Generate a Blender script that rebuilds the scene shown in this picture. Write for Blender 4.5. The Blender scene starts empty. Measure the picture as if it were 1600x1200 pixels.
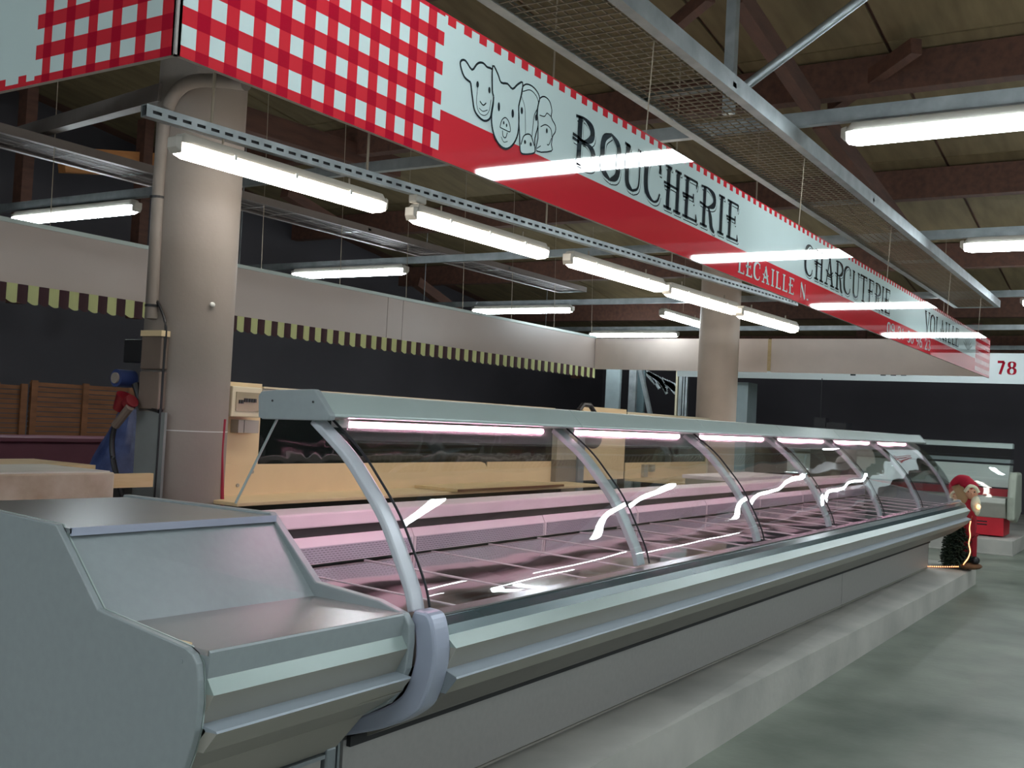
import bpy, bmesh, math, random
import numpy as np
from mathutils import Matrix, Vector
random.seed(7)
sc = bpy.context.scene
col = sc.collection

# ------------------------------------------------------------------ camera, exposure, world
H = 1.4
CX, CY = 800., 600.
V1 = np.array([1845., 710.]); V2 = np.array([-1800., 525.]); cc = np.array([CX, CY])
F = math.sqrt(-(V1 - cc) @ (V2 - cc))
def _d(v):
    a = np.array([v[0]-CX, -(v[1]-CY), -F]); return a/np.linalg.norm(a)
_X = _d(V1); _Y = _d(V2); _Y = _Y-(_Y@_X)*_X; _Y /= np.linalg.norm(_Y); _Z = np.cross(_X, _Y)
R = np.array([_X, _Y, _Z]); C0 = np.array([0, 0, H])
def ray(p): return R@np.array([p[0]-CX, -(p[1]-CY), -F])
def onx(p, x): r = ray(p); return tuple(C0+r*(x/r[0]))
def ony(p, y): r = ray(p); return tuple(C0+r*(y/r[1]))
def onz(p, z): r = ray(p); return tuple(C0+r*((z-H)/r[2]))
cam = bpy.data.cameras.new('camera'); camo = bpy.data.objects.new('camera', cam); col.objects.link(camo)
M4 = Matrix([[*R[0], 0], [*R[1], 0], [*R[2], H], [0, 0, 0, 1]])
camo.matrix_world = M4
cam.sensor_width = 36; cam.lens = F*36/1600; cam.clip_start = .05; cam.clip_end = 100
sc.camera = camo
sc.view_settings.view_transform = 'Standard'
try: sc.view_settings.look = 'None'
except Exception: pass
sc.view_settings.exposure = 0.48; sc.view_settings.gamma = 1; sc.view_settings.use_curve_mapping = False
w = bpy.data.worlds.new('world'); sc.world = w; w.use_nodes = True
w.node_tree.nodes['Background'].inputs[0].default_value = (.55, .6, .7, 1)
w.node_tree.nodes['Background'].inputs[1].default_value = .02
LAMP_COOL = 34.0; LAMP_WARM = 13.0; PINK = 19.0

# ------------------------------------------------------------------ materials
def lin(c):
    return tuple(((v/255)/12.92 if v/255 <= .04045 else ((v/255+.055)/1.055)**2.4) for v in c)
MATS = {}
def mat(name, rgb, rough=.5, metal=0., var=.08, scale=6., bump=0., bscale=60., bdet=4, spec=.5, coat=0., rgb2=None, stretch=None):
    if name in MATS: return MATS[name]
    m = bpy.data.materials.new(name); m.use_nodes = True; nt = m.node_tree; N = nt.nodes; L = nt.links
    b = N['Principled BSDF']; a = lin(rgb)
    b.inputs['Roughness'].default_value = rough; b.inputs['Metallic'].default_value = metal
    b.inputs['Specular IOR Level'].default_value = spec
    if coat: b.inputs['Coat Weight'].default_value = coat; b.inputs['Coat Roughness'].default_value = .03
    tc = N.new('ShaderNodeTexCoord'); src = tc.outputs['Object']
    if stretch:
        mp = N.new('ShaderNodeMapping'); mp.inputs['Scale'].default_value = stretch; L.new(src, mp.inputs[0]); src = mp.outputs[0]
    n = N.new('ShaderNodeTexNoise'); n.inputs['Scale'].default_value = scale; n.inputs['Detail'].default_value = 5
    L.new(src, n.inputs['Vector'])
    r = N.new('ShaderNodeValToRGB'); r.color_ramp.elements[0].position = .3; r.color_ramp.elements[1].position = .7
    a2 = lin(rgb2) if rgb2 else tuple(min(1, v*(1+var)) for v in a)
    a1 = a if rgb2 else tuple(v*(1-var) for v in a)
    r.color_ramp.elements[0].color = (*a1, 1); r.color_ramp.elements[1].color = (*a2, 1)
    L.new(n.outputs['Fac'], r.inputs[0]); L.new(r.outputs[0], b.inputs['Base Color'])
    if bump:
        n2 = N.new('ShaderNodeTexNoise'); n2.inputs['Scale'].default_value = bscale; n2.inputs['Detail'].default_value = bdet
        L.new(src, n2.inputs['Vector'])
        bp = N.new('ShaderNodeBump'); bp.inputs['Strength'].default_value = bump; bp.inputs['Distance'].default_value = .01
        L.new(n2.outputs['Fac'], bp.inputs['Height']); L.new(bp.outputs[0], b.inputs['Normal'])
    MATS[name] = m; return m
def emis(name, rgb, s):
    m = bpy.data.materials.new(name); m.use_nodes = True; b = m.node_tree.nodes['Principled BSDF']
    b.inputs['Base Color'].default_value = (.8, .8, .8, 1)
    b.inputs['Emission Color'].default_value = (*rgb, 1); b.inputs['Emission Strength'].default_value = s
    MATS[name] = m; return m
def glass(name, tint, wav=.0, refl=1.0, sc_=1.2):
    m = bpy.data.materials.new(name); m.use_nodes = True; nt = m.node_tree; N = nt.nodes; L = nt.links; N.clear()
    o = N.new('ShaderNodeOutputMaterial'); mx = N.new('ShaderNodeMixShader'); t = N.new('ShaderNodeBsdfTransparent')
    g = N.new('ShaderNodeBsdfGlossy'); fr = N.new('ShaderNodeFresnel')
    ge = N.new('ShaderNodeNewGeometry'); mr = N.new('ShaderNodeMapRange'); mr.inputs[3].default_value = 1.45; mr.inputs[4].default_value = 1/1.45
    L.new(ge.outputs['Backfacing'], mr.inputs[0]); L.new(mr.outputs[0], fr.inputs[0])   # same reflectance on both faces of the sheet
    t.inputs[0].default_value = (*tint, 1); g.inputs['Roughness'].default_value = .015; g.inputs[0].default_value = (refl, refl, refl, 1)
    L.new(fr.outputs[0], mx.inputs[0]); L.new(t.outputs[0], mx.inputs[1]); L.new(g.outputs[0], mx.inputs[2]); L.new(mx.outputs[0], o.inputs[0])
    if wav:
        tc = N.new('ShaderNodeTexCoord'); n = N.new('ShaderNodeTexNoise'); n.inputs['Scale'].default_value = sc_; n.inputs['Detail'].default_value = 1
        bp = N.new('ShaderNodeBump'); bp.inputs['Strength'].default_value = wav; bp.inputs['Distance'].default_value = .05
        L.new(tc.outputs['Object'], n.inputs['Vector']); L.new(n.outputs['Fac'], bp.inputs['Height'])
        L.new(bp.outputs[0], g.inputs['Normal'])
    MATS[name] = m; return m
floor_m = mat('concrete_floor', (84, 92, 82), .5, scale=1.3, rgb2=(134, 140, 128), bump=.15, bscale=25)
kerb_m = mat('concrete_kerb', (158, 157, 150), .7, scale=2.2, rgb2=(186, 184, 176), bump=.2, bscale=18)
col_m = mat('painted_column', (136, 127, 120), .6, scale=3, var=.05, bump=.08, bscale=45)
wall_m = mat('dark_wall', (68, 65, 70), .8, scale=.8, var=.12)
ply_m = mat('plywood_deck', (100, 86, 60), .8, scale=1.5, rgb2=(122, 106, 76), stretch=(1, 6, 1))
wood_m = mat('brown_timber', (74, 48, 38), .75, scale=3, rgb2=(96, 62, 48), stretch=(1, 6, 6), bump=.2)
pine_m = mat('orange_pine', (170, 110, 60), .7, scale=3, rgb2=(190, 130, 76), stretch=(1, 5, 5))
slat_m = mat('fence_wood', (98, 64, 38), .8, scale=4, rgb2=(122, 82, 50), stretch=(1, 6, 6))
galv = mat('galvanised_steel', (150, 158, 160), .42, .75, scale=9, rgb2=(180, 188, 190))
rust_m = mat('old_steel', (96, 70, 62), .6, .5, scale=9)
wire_m = mat('wire', (160, 148, 130), .5, .3)
dull_m = mat('dull_galvanised', (132, 124, 120), .6, .2)
bump_m = mat('bumper_grey', (150, 160, 168), .36, .1, var=.02)
alu = mat('aluminium_trim', (150, 158, 162), .34, .55, var=.03, scale=30, bump=.02, bscale=300)
trim_lt = mat('light_trim', (148, 163, 157), .36, .15, var=.02)
alu_lt = mat('light_aluminium', (172, 186, 182), .32, .2, var=.02)
alu_dk = mat('shadow_grey_trim', (160, 157, 146), .38, .15, var=.03)
low_m = mat('lower_trim_shaded', (122, 118, 110), .4, .15)  # darker grey holds the shading towards the underside
panel_m = mat('grey_laminate', (146, 155, 156), .42, .1, var=.03, scale=40, bump=.03, bscale=260)
base_m = mat('base_laminate', (166, 164, 160), .42, .1, var=.04, scale=40, bump=.03, bscale=260)
teal_m = mat('dark_glossy_rail', (62, 82, 84), .22, .3, var=.03)
steel = mat('brushed_stainless', (176, 176, 180), .2, .95, var=.03, scale=4, stretch=(1, 30, 1))
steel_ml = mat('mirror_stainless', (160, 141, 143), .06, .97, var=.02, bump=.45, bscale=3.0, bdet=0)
plast = mat('blue_grey_plastic', (164, 171, 188), .3, .1, var=.02)
ledge_m = mat('white_ledge', (232, 222, 226), .45, var=.03)
dark_m = mat('black_gap', (34, 34, 36), .6)
black_m = mat('black_plastic', (22, 22, 26), .45)
white_m = mat('white_plastic', (212, 214, 210), .4, var=.02)
cream_m = mat('cream_laminate', (214, 192, 152), .55, var=.03)
lamp_g = mat('lamp_housing_grey', (186, 182, 172), .5, var=.02)
cream_p = mat('cream_plastic', (206, 196, 168), .45, var=.03)
fasc_m = mat('bare_fascia_back', (182, 170, 163), .32, var=.03, scale=2)
s_white = mat('sign_white_print', (186, 202, 200), .03, var=.01)
s_red = mat('sign_red_print', (188, 44, 54), .03, var=.01)
s_dred = mat('sign_dark_red_print', (158, 20, 42), .03, var=.01)
s_black = mat('sign_black_print', (34, 44, 50), .03, var=.01)
s_grey = mat('sign_grey_print', (140, 152, 150), .03, var=.01)
maroon_m = mat('maroon_panel', (84, 34, 52), .6)
awn_w = mat('awning_cream', (214, 222, 160), .7, var=.03)
awn_d = mat('awning_maroon', (66, 34, 44), .7)
red_m = mat('red_plastic', (190, 26, 44), .4)
plug_m = mat('plug_red', (112, 14, 26), .45)
redd_m = mat('red_hose', (150, 24, 52), .5)
blue_m = mat('blue_tarp', (36, 50, 96), .5, scale=14, rgb2=(66, 82, 130), bump=.8, bscale=10)
sock_m = mat('blue_socket', (40, 56, 104), .5)
marb_m = mat('wrapped_film', (156, 134, 108), .4, scale=4, rgb2=(206, 198, 180), bump=.5, bscale=7)
board_m = mat('pale_board', (200, 176, 128), .6, scale=5, rgb2=(214, 192, 150), stretch=(1, 8, 8))
box_m = mat('taupe_box', (112, 98, 88), .6)
pink_l = emis('pink_tube', (1., .50, .68), PINK)
cool_l = emis('cool_diffuser', (.86, .95, 1.), LAMP_COOL)
warm_l = emis('warm_diffuser', (1., .93, .84), LAMP_WARM)
bulb_l = emis('orange_bulb', (1., .38, .12), 2.2)
gl_front = glass('curved_glass', (.95, .975, .965), wav=.28)
gl_clear = glass('clear_glass', (.93, .96, .95))
gl_smoke = glass('smoked_glass', (.62, .68, .66), wav=.05, refl=1.3, sc_=6)
green_m = mat('tree_green', (30, 44, 34), .8, rgb2=(46, 62, 44), scale=20)
sack_m = mat('sack_cloth', (150, 122, 88), .9, bump=.5, bscale=30)
skin_m = mat('figure_face', (205, 150, 120), .6)
beard_m = mat('beard_white', (225, 220, 190), .9, bump=.8, bscale=60)
coat_m = mat('red_coat', (150, 20, 36), .85, bump=.4, bscale=50)
hat_m = mat('red_hat', (170, 20, 48), .9, bump=.4, bscale=50)
# perforated steel: punched slots as a fine pattern
def grille_mat():
    m = mat('perforated_steel', (196, 190, 202), .35, .4, var=.02); nt = m.node_tree; N = nt.nodes; L = nt.links
    b = N['Principled BSDF']; tc = N['Texture Coordinate']
    br = N.new('ShaderNodeTexBrick'); mp = N.new('ShaderNodeMapping'); mp.inputs['Rotation'].default_value = (math.radians(90), 0, 0)
    L.new(tc.outputs['Object'], mp.inputs[0]); L.new(mp.outputs[0], br.inputs[0])
    br.inputs['Scale'].default_value = 1; br.inputs['Brick Width'].default_value = .021; br.inputs['Row Height'].default_value = .0082
    br.inputs['Mortar Size'].default_value = .0034; br.inputs['Mortar Smooth'].default_value = 0
    old = b.inputs['Base Color'].links[0].from_socket
    mx = N.new('ShaderNodeMix'); mx.data_type = 'RGBA'; L.new(br.outputs['Fac'], mx.inputs[0])
    mx.inputs[6].default_value = (*lin((44, 36, 44)), 1); L.new(old, mx.inputs[7]); L.new(mx.outputs[2], b.inputs['Base Color'])
    return m
grille_m = grille_mat()

# ------------------------------------------------------------------ builders
def tag(o, label=None, cat=None, group=None, kind=None):
    if label: o['label'] = label
    if cat: o['category'] = cat
    if group: o['group'] = group
    if kind: o['kind'] = kind
    return o
def thing(name, loc, label, cat, group=None):
    o = bpy.data.objects.new(name, None); col.objects.link(o); o.location = loc; o.empty_display_size = .1
    return tag(o, label, cat, group)
class MB:
    def __init__(s): s.v = []; s.f = []; s.m = []; s.ms = []
    def mi(s, m):
        if m not in s.ms: s.ms.append(m)
        return s.ms.index(m)
    def add(s, vs, fs, m):
        k = len(s.v); s.v += [tuple(map(float, v)) for v in vs]; i = s.mi(m)
        for f in fs: s.f.append(tuple(k+a for a in f)); s.m.append(i)
        return s
    def box(s, a, b, m):
        x0, x1 = sorted((a[0], b[0])); y0, y1 = sorted((a[1], b[1])); z0, z1 = sorted((a[2], b[2]))
        vs = [(x, y, z) for z in (z0, z1) for y in (y0, y1) for x in (x0, x1)]
        return s.add(vs, [(0, 2, 3, 1), (4, 5, 7, 6), (0, 1, 5, 4), (2, 6, 7, 3), (0, 4, 6, 2), (1, 3, 7, 5)], m)
    def hexa(s, lo, hi, m):   # two quads joined
        return s.add(list(lo)+list(hi), [(3, 2, 1, 0), (4, 5, 6, 7), (0, 1, 5, 4), (1, 2, 6, 5), (2, 3, 7, 6), (3, 0, 4, 7)], m)
    def prism(s, prof, x0, x1, m, axis='x', cap=True, closed=True):
        n = len(prof)
        def P(x, q):
            return (x, q[0], q[1]) if axis == 'x' else ((q[0], x, q[1]) if axis == 'y' else (q[0], q[1], x))
        vs = [P(x0, q) for q in prof]+[P(x1, q) for q in prof]
        fs = [(i, (i+1) % n, n+(i+1) % n, n+i) for i in range(n if closed else n-1)]
        if cap and closed: fs += [tuple(range(n-1, -1, -1)), tuple(range(n, 2*n))]
        return s.add(vs, fs, m)
    def tube(s, pts, r, m, n=10, cap=True, rs=None):
        pts = [Vector(p) for p in pts]; vs = []; fs = []
        up = Vector((0, 0, 1))
        for i, p in enumerate(pts):
            d = (pts[min(i+1, len(pts)-1)]-pts[max(i-1, 0)]).normalized()
            u = up if abs(d.dot(up)) < .95 else Vector((1, 0, 0))
            a = d.cross(u).normalized(); b = d.cross(a).normalized(); rr = rs[i] if rs else r
            for k in range(n):
                t = 2*math.pi*k/n; vs.append(p+a*rr*math.cos(t)+b*rr*math.sin(t))
        for i in range(len(pts)-1):
            for k in range(n): fs.append((i*n+k, i*n+(k+1) % n, (i+1)*n+(k+1) % n, (i+1)*n+k))
        if cap: fs += [tuple(range(n-1, -1, -1)), tuple(range((len(pts)-1)*n, len(pts)*n))]
        return s.add(vs, fs, m)
    def bar(s, a, b, w_, h_, m):   # rectangular bar between two points
        a = Vector(a); b = Vector(b); d = (b-a).normalized(); u = Vector((0, 0, 1)) if abs(d.z) < .95 else Vector((1, 0, 0))
        p = d.cross(u).normalized()*w_/2; q = p.cross(d).normalized()*h_/2
        return s.hexa([a-p-q, a+p-q, a+p+q, a-p+q], [b-p-q, b+p-q, b+p+q, b-p+q], m)
    def ell(s, c, r, m, nu=14, nv=9):
        vs = [(c[0], c[1], c[2]+r[2])]; fs = []
        for j in range(1, nv):
            t = math.pi*j/nv
            for i in range(nu):
                p = 2*math.pi*i/nu; vs.append((c[0]+r[0]*math.sin(t)*math.cos(p), c[1]+r[1]*math.sin(t)*math.sin(p), c[2]+r[2]*math.cos(t)))
        vs.append((c[0], c[1], c[2]-r[2])); l = len(vs)-1
        for i in range(nu):
            fs.append((0, 1+i, 1+(i+1) % nu)); fs.append((l, 1+(nv-2)*nu+(i+1) % nu, 1+(nv-2)*nu+i))
            for j in range(nv-2):
                a = 1+j*nu; fs.append((a+i, a+nu+i, a+nu+(i+1) % nu, a+(i+1) % nu))
        return s.add(vs, fs, m)
    def mesh(s, name):
        me = bpy.data.meshes.new(name); me.from_pydata(s.v, [], s.f)
        for m in s.ms: me.materials.append(m)
        me.polygons.foreach_set('material_index', s.m); me.update()
        b = bmesh.new(); b.from_mesh(me); bmesh.ops.recalc_face_normals(b, faces=b.faces); b.to_mesh(me); b.free()
        return me
    def build(s, name, parent=None, bev=0., smooth=False, label=None, kind=None, recalc=True, origin=None):
        if origin is not None:
            s.v = [(v[0]-origin[0], v[1]-origin[1], v[2]-origin[2]) for v in s.v]
        me = s.mesh(name); o = bpy.data.objects.new(name, me); col.objects.link(o)
        if origin is not None: o.location = origin
        if parent is not None:
            o.parent = parent; p = Vector((0, 0, 0)); q = parent
            while q is not None: p += Vector(q.location); q = q.parent
            o.location = Vector(o.location)-p
        if smooth:
            for p in me.polygons: p.use_smooth = True
            try: me.set_sharp_from_angle(angle=math.radians(35))
            except Exception: pass
        if bev:
            bm = o.modifiers.new('bevel', 'BEVEL'); bm.width = bev; bm.segments = 2; bm.limit_method = 'ANGLE'; bm.angle_limit = math.radians(30)
        return tag(o, label, kind=kind)
def struct(mb, name, **k):
    o = mb.build(name, **k); o['kind'] = 'structure'; return o
def copy_thing(root, loc, rotz=0., scale=None, label=None, group=None):
    c = root.copy(); col.objects.link(c); c.location = loc; c.rotation_euler = (0, 0, rotz)
    if scale: c.scale = scale
    if label: c['label'] = label
    if group: c['group'] = group
    for ch in list(root.children):
        d = ch.copy(); col.objects.link(d); d.parent = c
        for g in list(ch.children):
            e = g.copy(); col.objects.link(e); e.parent = d
    return c
def catmull(P, n=6):
    P = [np.array(p, float) for p in P]; P = [2*P[0]-P[1]]+P+[2*P[-1]-P[-2]]; out = []
    for i in range(1, len(P)-2):
        for k in range(n):
            t = k/n; a, b, c, d = P[i-1:i+3]
            out.append(.5*((2*b)+(c-a)*t+(2*a-5*b+4*c-d)*t*t+(3*b-a-3*c+d)*t**3))
    out.append(P[-2]); return [tuple(float(q) for q in p) for p in out]

# ------------------------------------------------------------------ setting
struct(MB().box((-12, -13, -.1), (21, 11, 0), floor_m), 'floor')
k = MB(); y0 = 1.70; lo = [(-3, y0, 0), (11.5, y0, 0), (11.5, 6.6, 0), (-3, 6.6, 0)]
xs = [-3, 3.7, 9.7, 11.5]; fz = [.22, .213, .165, .165]
for i in range(3):
    a, b = xs[i], xs[i+1]; fa, fb = fz[i], fz[i+1]
    k.hexa([(a, y0, 0), (b, y0, 0), (b, 2., 0), (a, 2., 0)], [(a, y0, fa), (b, y0, fb), (b, 2., .195), (a, 2., .195)], kerb_m)
    k.hexa([(a, 2., 0), (b, 2., 0), (b, 6.6, 0), (a, 6.6, 0)], [(a, 2., .195), (b, 2., .195), (b, 6.6, .195), (a, 6.6, .195)], kerb_m)
struct(k, 'trim_1')
struct(MB().box((14.8, 1.77, 0), (20.9, 9, .19), kerb_m).box((14.79, 1.76, 0), (14.8, 9, .02), kerb_m), 'trim_2', bev=.008)
struct(MB().box((20.9, -13, 0), (21.1, 11, 6), wall_m), 'wall_far')
struct(MB().box((-12, 10.9, 0), (21, 11.1, 6), wall_m), 'wall_back')
conc_w = mat('pale_side_wall', (196, 198, 196), .8)
struct(MB().box((-12, -13.1, 0), (21, -12.9, 7.5), conc_w), 'wall_right')
struct(MB().box((-12.1, -13, 0), (-11.9, 11, 7.5), conc_w), 'wall_behind')
# sloping plywood roof deck made of panels
def zc(x): return 5.55-.13*x
ceil = struct(MB().hexa([(-12, -13, zc(-12)+.06), (21, -13, zc(21)+.06), (21, 11, zc(21)+.06), (-12, 11, zc(-12)+.06)],
                        [(-12, -13, zc(-12)+.2), (21, -13, zc(21)+.2), (21, 11, zc(21)+.2), (-12, 11, zc(-12)+.2)], wood_m), 'ceiling')
pm = MB().hexa([(0, 0, 0), (2.44, 0, -.13*2.44), (2.44, 1.2, -.13*2.44), (0, 1.2, 0)], [(0, 0, .02), (2.44, 0, .02-.13*2.44), (2.44, 1.2, .02-.13*2.44), (0, 1.2, .02)], ply_m).mesh('panel')
for i in range(8):
    for j in range(15):
        o = bpy.data.objects.new('panel', pm); col.objects.link(o); o.parent = ceil
        x = 1.0+i*2.46; o.location = (x, -7.8+j*1.23, zc(x)+.035+random.uniform(-.004, .004))
# timber roof beams running across
for i, x in enumerate((3.6, 6.1, 8.6, 11.1, 13.6, 16.1, 18.6)):
    z = zc(x)+.03
    b = MB().box((x-.07, -7.9, z-.30), (x+.07, 10.9, z), wood_m).build('roof_beam', bev=.004)
    tag(b, 'brown timber roof beam across the hall, ' + ['nearest of the row', 'second of the row from the front', 'third of the row from the front', 'fourth of the row, above the sign middle', 'fifth of the row from the front', 'sixth of the row from the front', 'farthest of the row near the dark wall'][i], 'beam', 'timber roof beams')
def member(name, a, b, w_, h_, m, label, cat='brace'):
    o = MB().bar(a, b, w_, h_, m).build(name); return tag(o, label, cat)
def onceil(p, d):
    r = ray(p); t = (5.55-d-H)/(r[2]+.13*r[0]); return tuple(C0+r*t)
member('timber_brace', onceil((1150, -10), .45), onceil((1272, 172), .45), .10, .14, wood_m, 'timber brace slanting down from the picture top above the mesh tray')
member('timber_brace', onceil((1282, 186), .45), onceil((1420, 372), .5), .12, .16, wood_m, 'lower timber brace sloping behind the nearest right hand tube lamp')
member('timber_brace', onceil((1300, 166), .14), onceil((1432, 72), .14), .09, .12, wood_m, 'timber strut rising right under the plywood ceiling')
member('timber_brace', onceil((1035, 55), .6), onceil((1110, -8), .6), .07, .09, wood_m, 'thin timber strut beyond the mesh tray near the top edge')
ba_ = Vector(onz((1158, 140), 3.4)); bd_ = Vector(onz((1355, -8), 3.9))-ba_
kk = (zc(ba_.x)-ba_.z)/(bd_.z+.13*bd_.x)
o = MB().tube([ba_-bd_*.04, ba_+bd_*kk], .028, galv, 12).build('steel_brace', smooth=True)
tag(o, 'round galvanised tube brace rising right above the mesh tray', 'brace')
a = onz((1140, 140), 3.4)
o = MB().box((a[0]-.03, a[1]-.03, 3.25), (a[0]+.03, a[1]+.03, zc(a[0])), galv).build('steel_post')
tag(o, 'upright galvanised post standing above the mesh tray', 'post')

# columns
def column(x, y, r, label, cm=None):
    cm = cm or col_m
    n = 72; b = MB(); vs = []; fs = []
    for z in (.19, 5.2):
        for i in range(n):
            t = 2*math.pi*i/n; vs.append((x+r*math.cos(t), y+r*math.sin(t), z))
    for i in range(n): fs.append((i, (i+1) % n, n+(i+1) % n, n+i))
    fs += [tuple(range(n))]; b.add(vs, fs, cm)
    root = thing('column', (x, y, .19), label, 'column')
    b.build('shaft', root, smooth=True)
    MB().tube([(x, y, 1.262), (x, y, 1.266)], r+.0008, white_m, 48).build('paint_line', root, smooth=True)
    return root
c1 = column(3.75, 4.40, .225, 'large round grey column behind the serving unit with conduit on its left')
pt = ony((332, 476), 4.17)
MB().ell((pt[0], pt[1]+.0, pt[2]), (.017, .008, .013), white_m).build('plaster_spot', c1, label='small pale plaster spot')
column(11.36, 4.46, .225, 'farther round column lit warm behind the display counter', mat('warm_lit_column', (206, 188, 172), .6, var=.04))  # lighter, warmer colour carries lamp light this far column lacks

# ------------------------------------------------------------------ ceiling services: cross beams, trays, lamps
BX = (5.08, 8.32, 11.76, 15.12)
for i, x in enumerate((-1.4, 1.85)+BX+(18.3, -4.6, -7.8)):
    root = thing('lamp_beam', (x, 0, 2.92), 'galvanised cross beam carrying tube lamps, ' + ['behind the camera', 'just above the sign corner', 'nearest one crossing over the sign', 'second one crossing over the sign', 'third one crossing near the tray end', 'fourth one beyond the sign end', 'farthest one before the dark wall', 'second one behind the camera', 'third one behind the camera'][i], 'beam')
    prof = [(x-.02, 2.92), (x+.02, 2.92), (x+.02, 2.985), (x-.02, 2.985)]
    y1 = 1.64 if i == 2 else 10.8
    MB().prism([(x-.022, 2.915), (x+.022, 2.915), (x+.022, 2.922), (x-.016, 2.922), (x-.016, 2.975), (x+.022, 2.975), (x+.022, 2.982), (x-.022, 2.982)], -12.8, 10.8, galv, 'y').build('channel', root)
    for y in (-9, -5, -1.5, 9.):
        MB().tube([(x, y, 2.98), (x, y, zc(x)+.05)], .006, galv, 6).build('hanger_rod', root)

def make_lamp(name, em, loc, rot, L_, label, group):
    root = thing(name, (0, 0, 0), label, 'lamp', group)
    h = L_/2
    MB().hexa([(-h+.02, -.045, .0), (h-.02, -.045, .0), (h-.02, .045, .0), (-h+.02, .045, .0)], [(-h+.05, -.03, .05), (h-.05, -.03, .05), (h-.05, .03, .05), (-h+.05, .03, .05)], lamp_g).build('housing', root, bev=.006)
    prof = [(-.05, .0), (-.05, -.014), (-.042, -.04), (-.022, -.056), (.022, -.056), (.042, -.04), (.05, -.014), (.05, .0)]
    d = MB(); n = len(prof); vs = []
    for x, s in ((-h+.03, .82), (-h+.075, 1.), (h-.075, 1.), (h-.03, .82)):
        vs += [(x, y*s, z*s) for y, z in prof]
    fs = [(j*n+i, j*n+(i+1) % n, (j+1)*n+(i+1) % n, (j+1)*n+i) for j in range(3) for i in range(n)]+[tuple(range(n)), tuple(range(3*n, 4*n))]
    d.add(vs, fs, em); d.build('diffuser', root)
    for s in (-1, 1):
        e = MB().hexa([(s*(h-.03), -.04, -.045), (s*(h-.03), .04, -.045), (s*(h-.03), .04, .03), (s*(h-.03), -.04, .03)], [(s*h, -.03, -.02), (s*h, .03, -.02), (s*h, .03, .025), (s*h, -.03, .025)], lamp_g)
        e.build('end_cap', root, bev=.004)
    for x in (-h*.55, 0, h*.55):
        MB().box((x-.008, -.054, -.012), (x+.008, -.049, .012), white_m).build('clip', root)
    for x in (-h*.6, h*.6):
        MB().tube([(x, 0, .05), (x, 0, .085)], .006, wire_m, 6).build('hanger', root)
    root.location = loc; root.rotation_euler = (0, 0, rot); return root
# cross lamps
cl0 = None
pos = []
for x, z, tagx in ((5.08, 2.855, 'nearest beam'), (8.32, 2.865, 'second beam'), (11.76, 2.87, 'third beam'), (15.12, 2.87, 'fourth beam')):
    pos.append((x, 7.38, z, 'cool white tube lamp hung left over the back stalls under the '+tagx, 'tube lamps on the cross beams'))
    pos.append((x, .63, z, 'cool white tube lamp hung right over the aisle under the '+tagx, 'tube lamps on the cross beams'))
for x in (-4.6, -1.4, 1.85, 5.08, 8.32, 11.76, 15.12):  # unseen rows added to light kerb and counter front and streak the glass
    for y in (-2.4, -5.4, -9.0):
        pos.append((x, y, 2.86, 'unseen tube lamp over the %s aisle outside the picture at beam %s' % ({-2.4: 'right', -5.4: 'far right', -9.0: 'farthest right'}[y], {-4.6: 'well behind camera', -1.4: 'behind camera', 1.85: 'beside camera', 5.08: 'first', 8.32: 'second', 11.76: 'third', 15.12: 'fourth'}[x]), 'added tube lamps outside the view'))
for x in (-7.8, -4.6, -1.4, 1.85):  # unseen lamps added as fill for faces turned to the camera
    wd = {-7.8: 'farthest behind', -4.6: 'far behind', -1.4: 'just behind', 1.85: 'above'}[x]
    pos.append((x, .63, 2.86, 'added fill tube lamp over the aisle %s the camera' % wd, 'added tube lamps outside the view'))
    if x < 0:
        pos.append((x, 4.0, 2.86, 'added fill tube lamp left of the aisle, %s the camera' % wd, 'added tube lamps outside the view'))
        pos.append((x, 7.38, 2.86, 'added fill tube lamp over the back stalls, %s the camera' % wd, 'added tube lamps outside the view'))
for (x, y, z, lb, gp) in pos:
    if cl0 is None: cl0 = make_lamp('tube_lamp', cool_l, (x, y, z), math.pi/2, 1.57, lb, gp)
    else: copy_thing(cl0, (x, y, z), math.pi/2, None, lb, gp)
# warm lamp row under the slotted rail
L5 = [((268, 226), (600, 317), 3.74), ((639, 335), (853, 390), 3.57), ((885, 405), (1035, 444), 3.41), ((1040, 452), (1151, 481), 3.31), ((1154, 489), (1243, 509), 3.18)]
wl0 = None
nm = ['nearest, crossing in front of the large column', 'second from the front', 'third from the front', 'fourth, in front of the far column', 'last at the far rail end']
for i, (a, b, y) in enumerate(L5):
    A = Vector(ony(a, y)); B = Vector(ony(b, y+(-.05))); mid = (A+B)/2; d = B-A; L_ = d.length; rot = math.atan2(d.y, d.x)
    lb = 'warm white tube lamp under the slotted rail, '+nm[i]
    if wl0 is None: wl0 = make_lamp('tube_lamp', warm_l, (mid.x, mid.y, mid.z), rot, 1.57, lb, 'tube lamps under the slotted rail'); wl0.scale = (L_/1.57, 1, 1)
    else: copy_thing(wl0, (mid.x, mid.y, mid.z), rot, (L_/1.57, 1, 1), lb)
# small lamp behind the far sign + one left of far column
a = Vector(ony((1446, 480), 2.6)); b = Vector(ony((1500, 512), 2.6))
copy_thing(cl0, ony((1474, 503), 2.4), 0, None, 'cool tube lamp running along behind the far end of the printed sign')
copy_thing(cl0, ony((1067, 497), 5.3), math.radians(2), (.9, 1, 1), 'short looking tube lamp just left of the far column')
for p_, lb in ((ony((1474, 503), 2.4), 'wire holding the lamp behind the sign end'), (ony((1067, 497), 5.3), 'wire holding the lamp left of the far column')):
    b = MB().tube([(p_[0], p_[1], p_[2]+.08), (p_[0], p_[1], zc(p_[0])+.02)], .003, wire_m, 6).build('hanging_wire'); tag(b, lb, 'wire')
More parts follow.
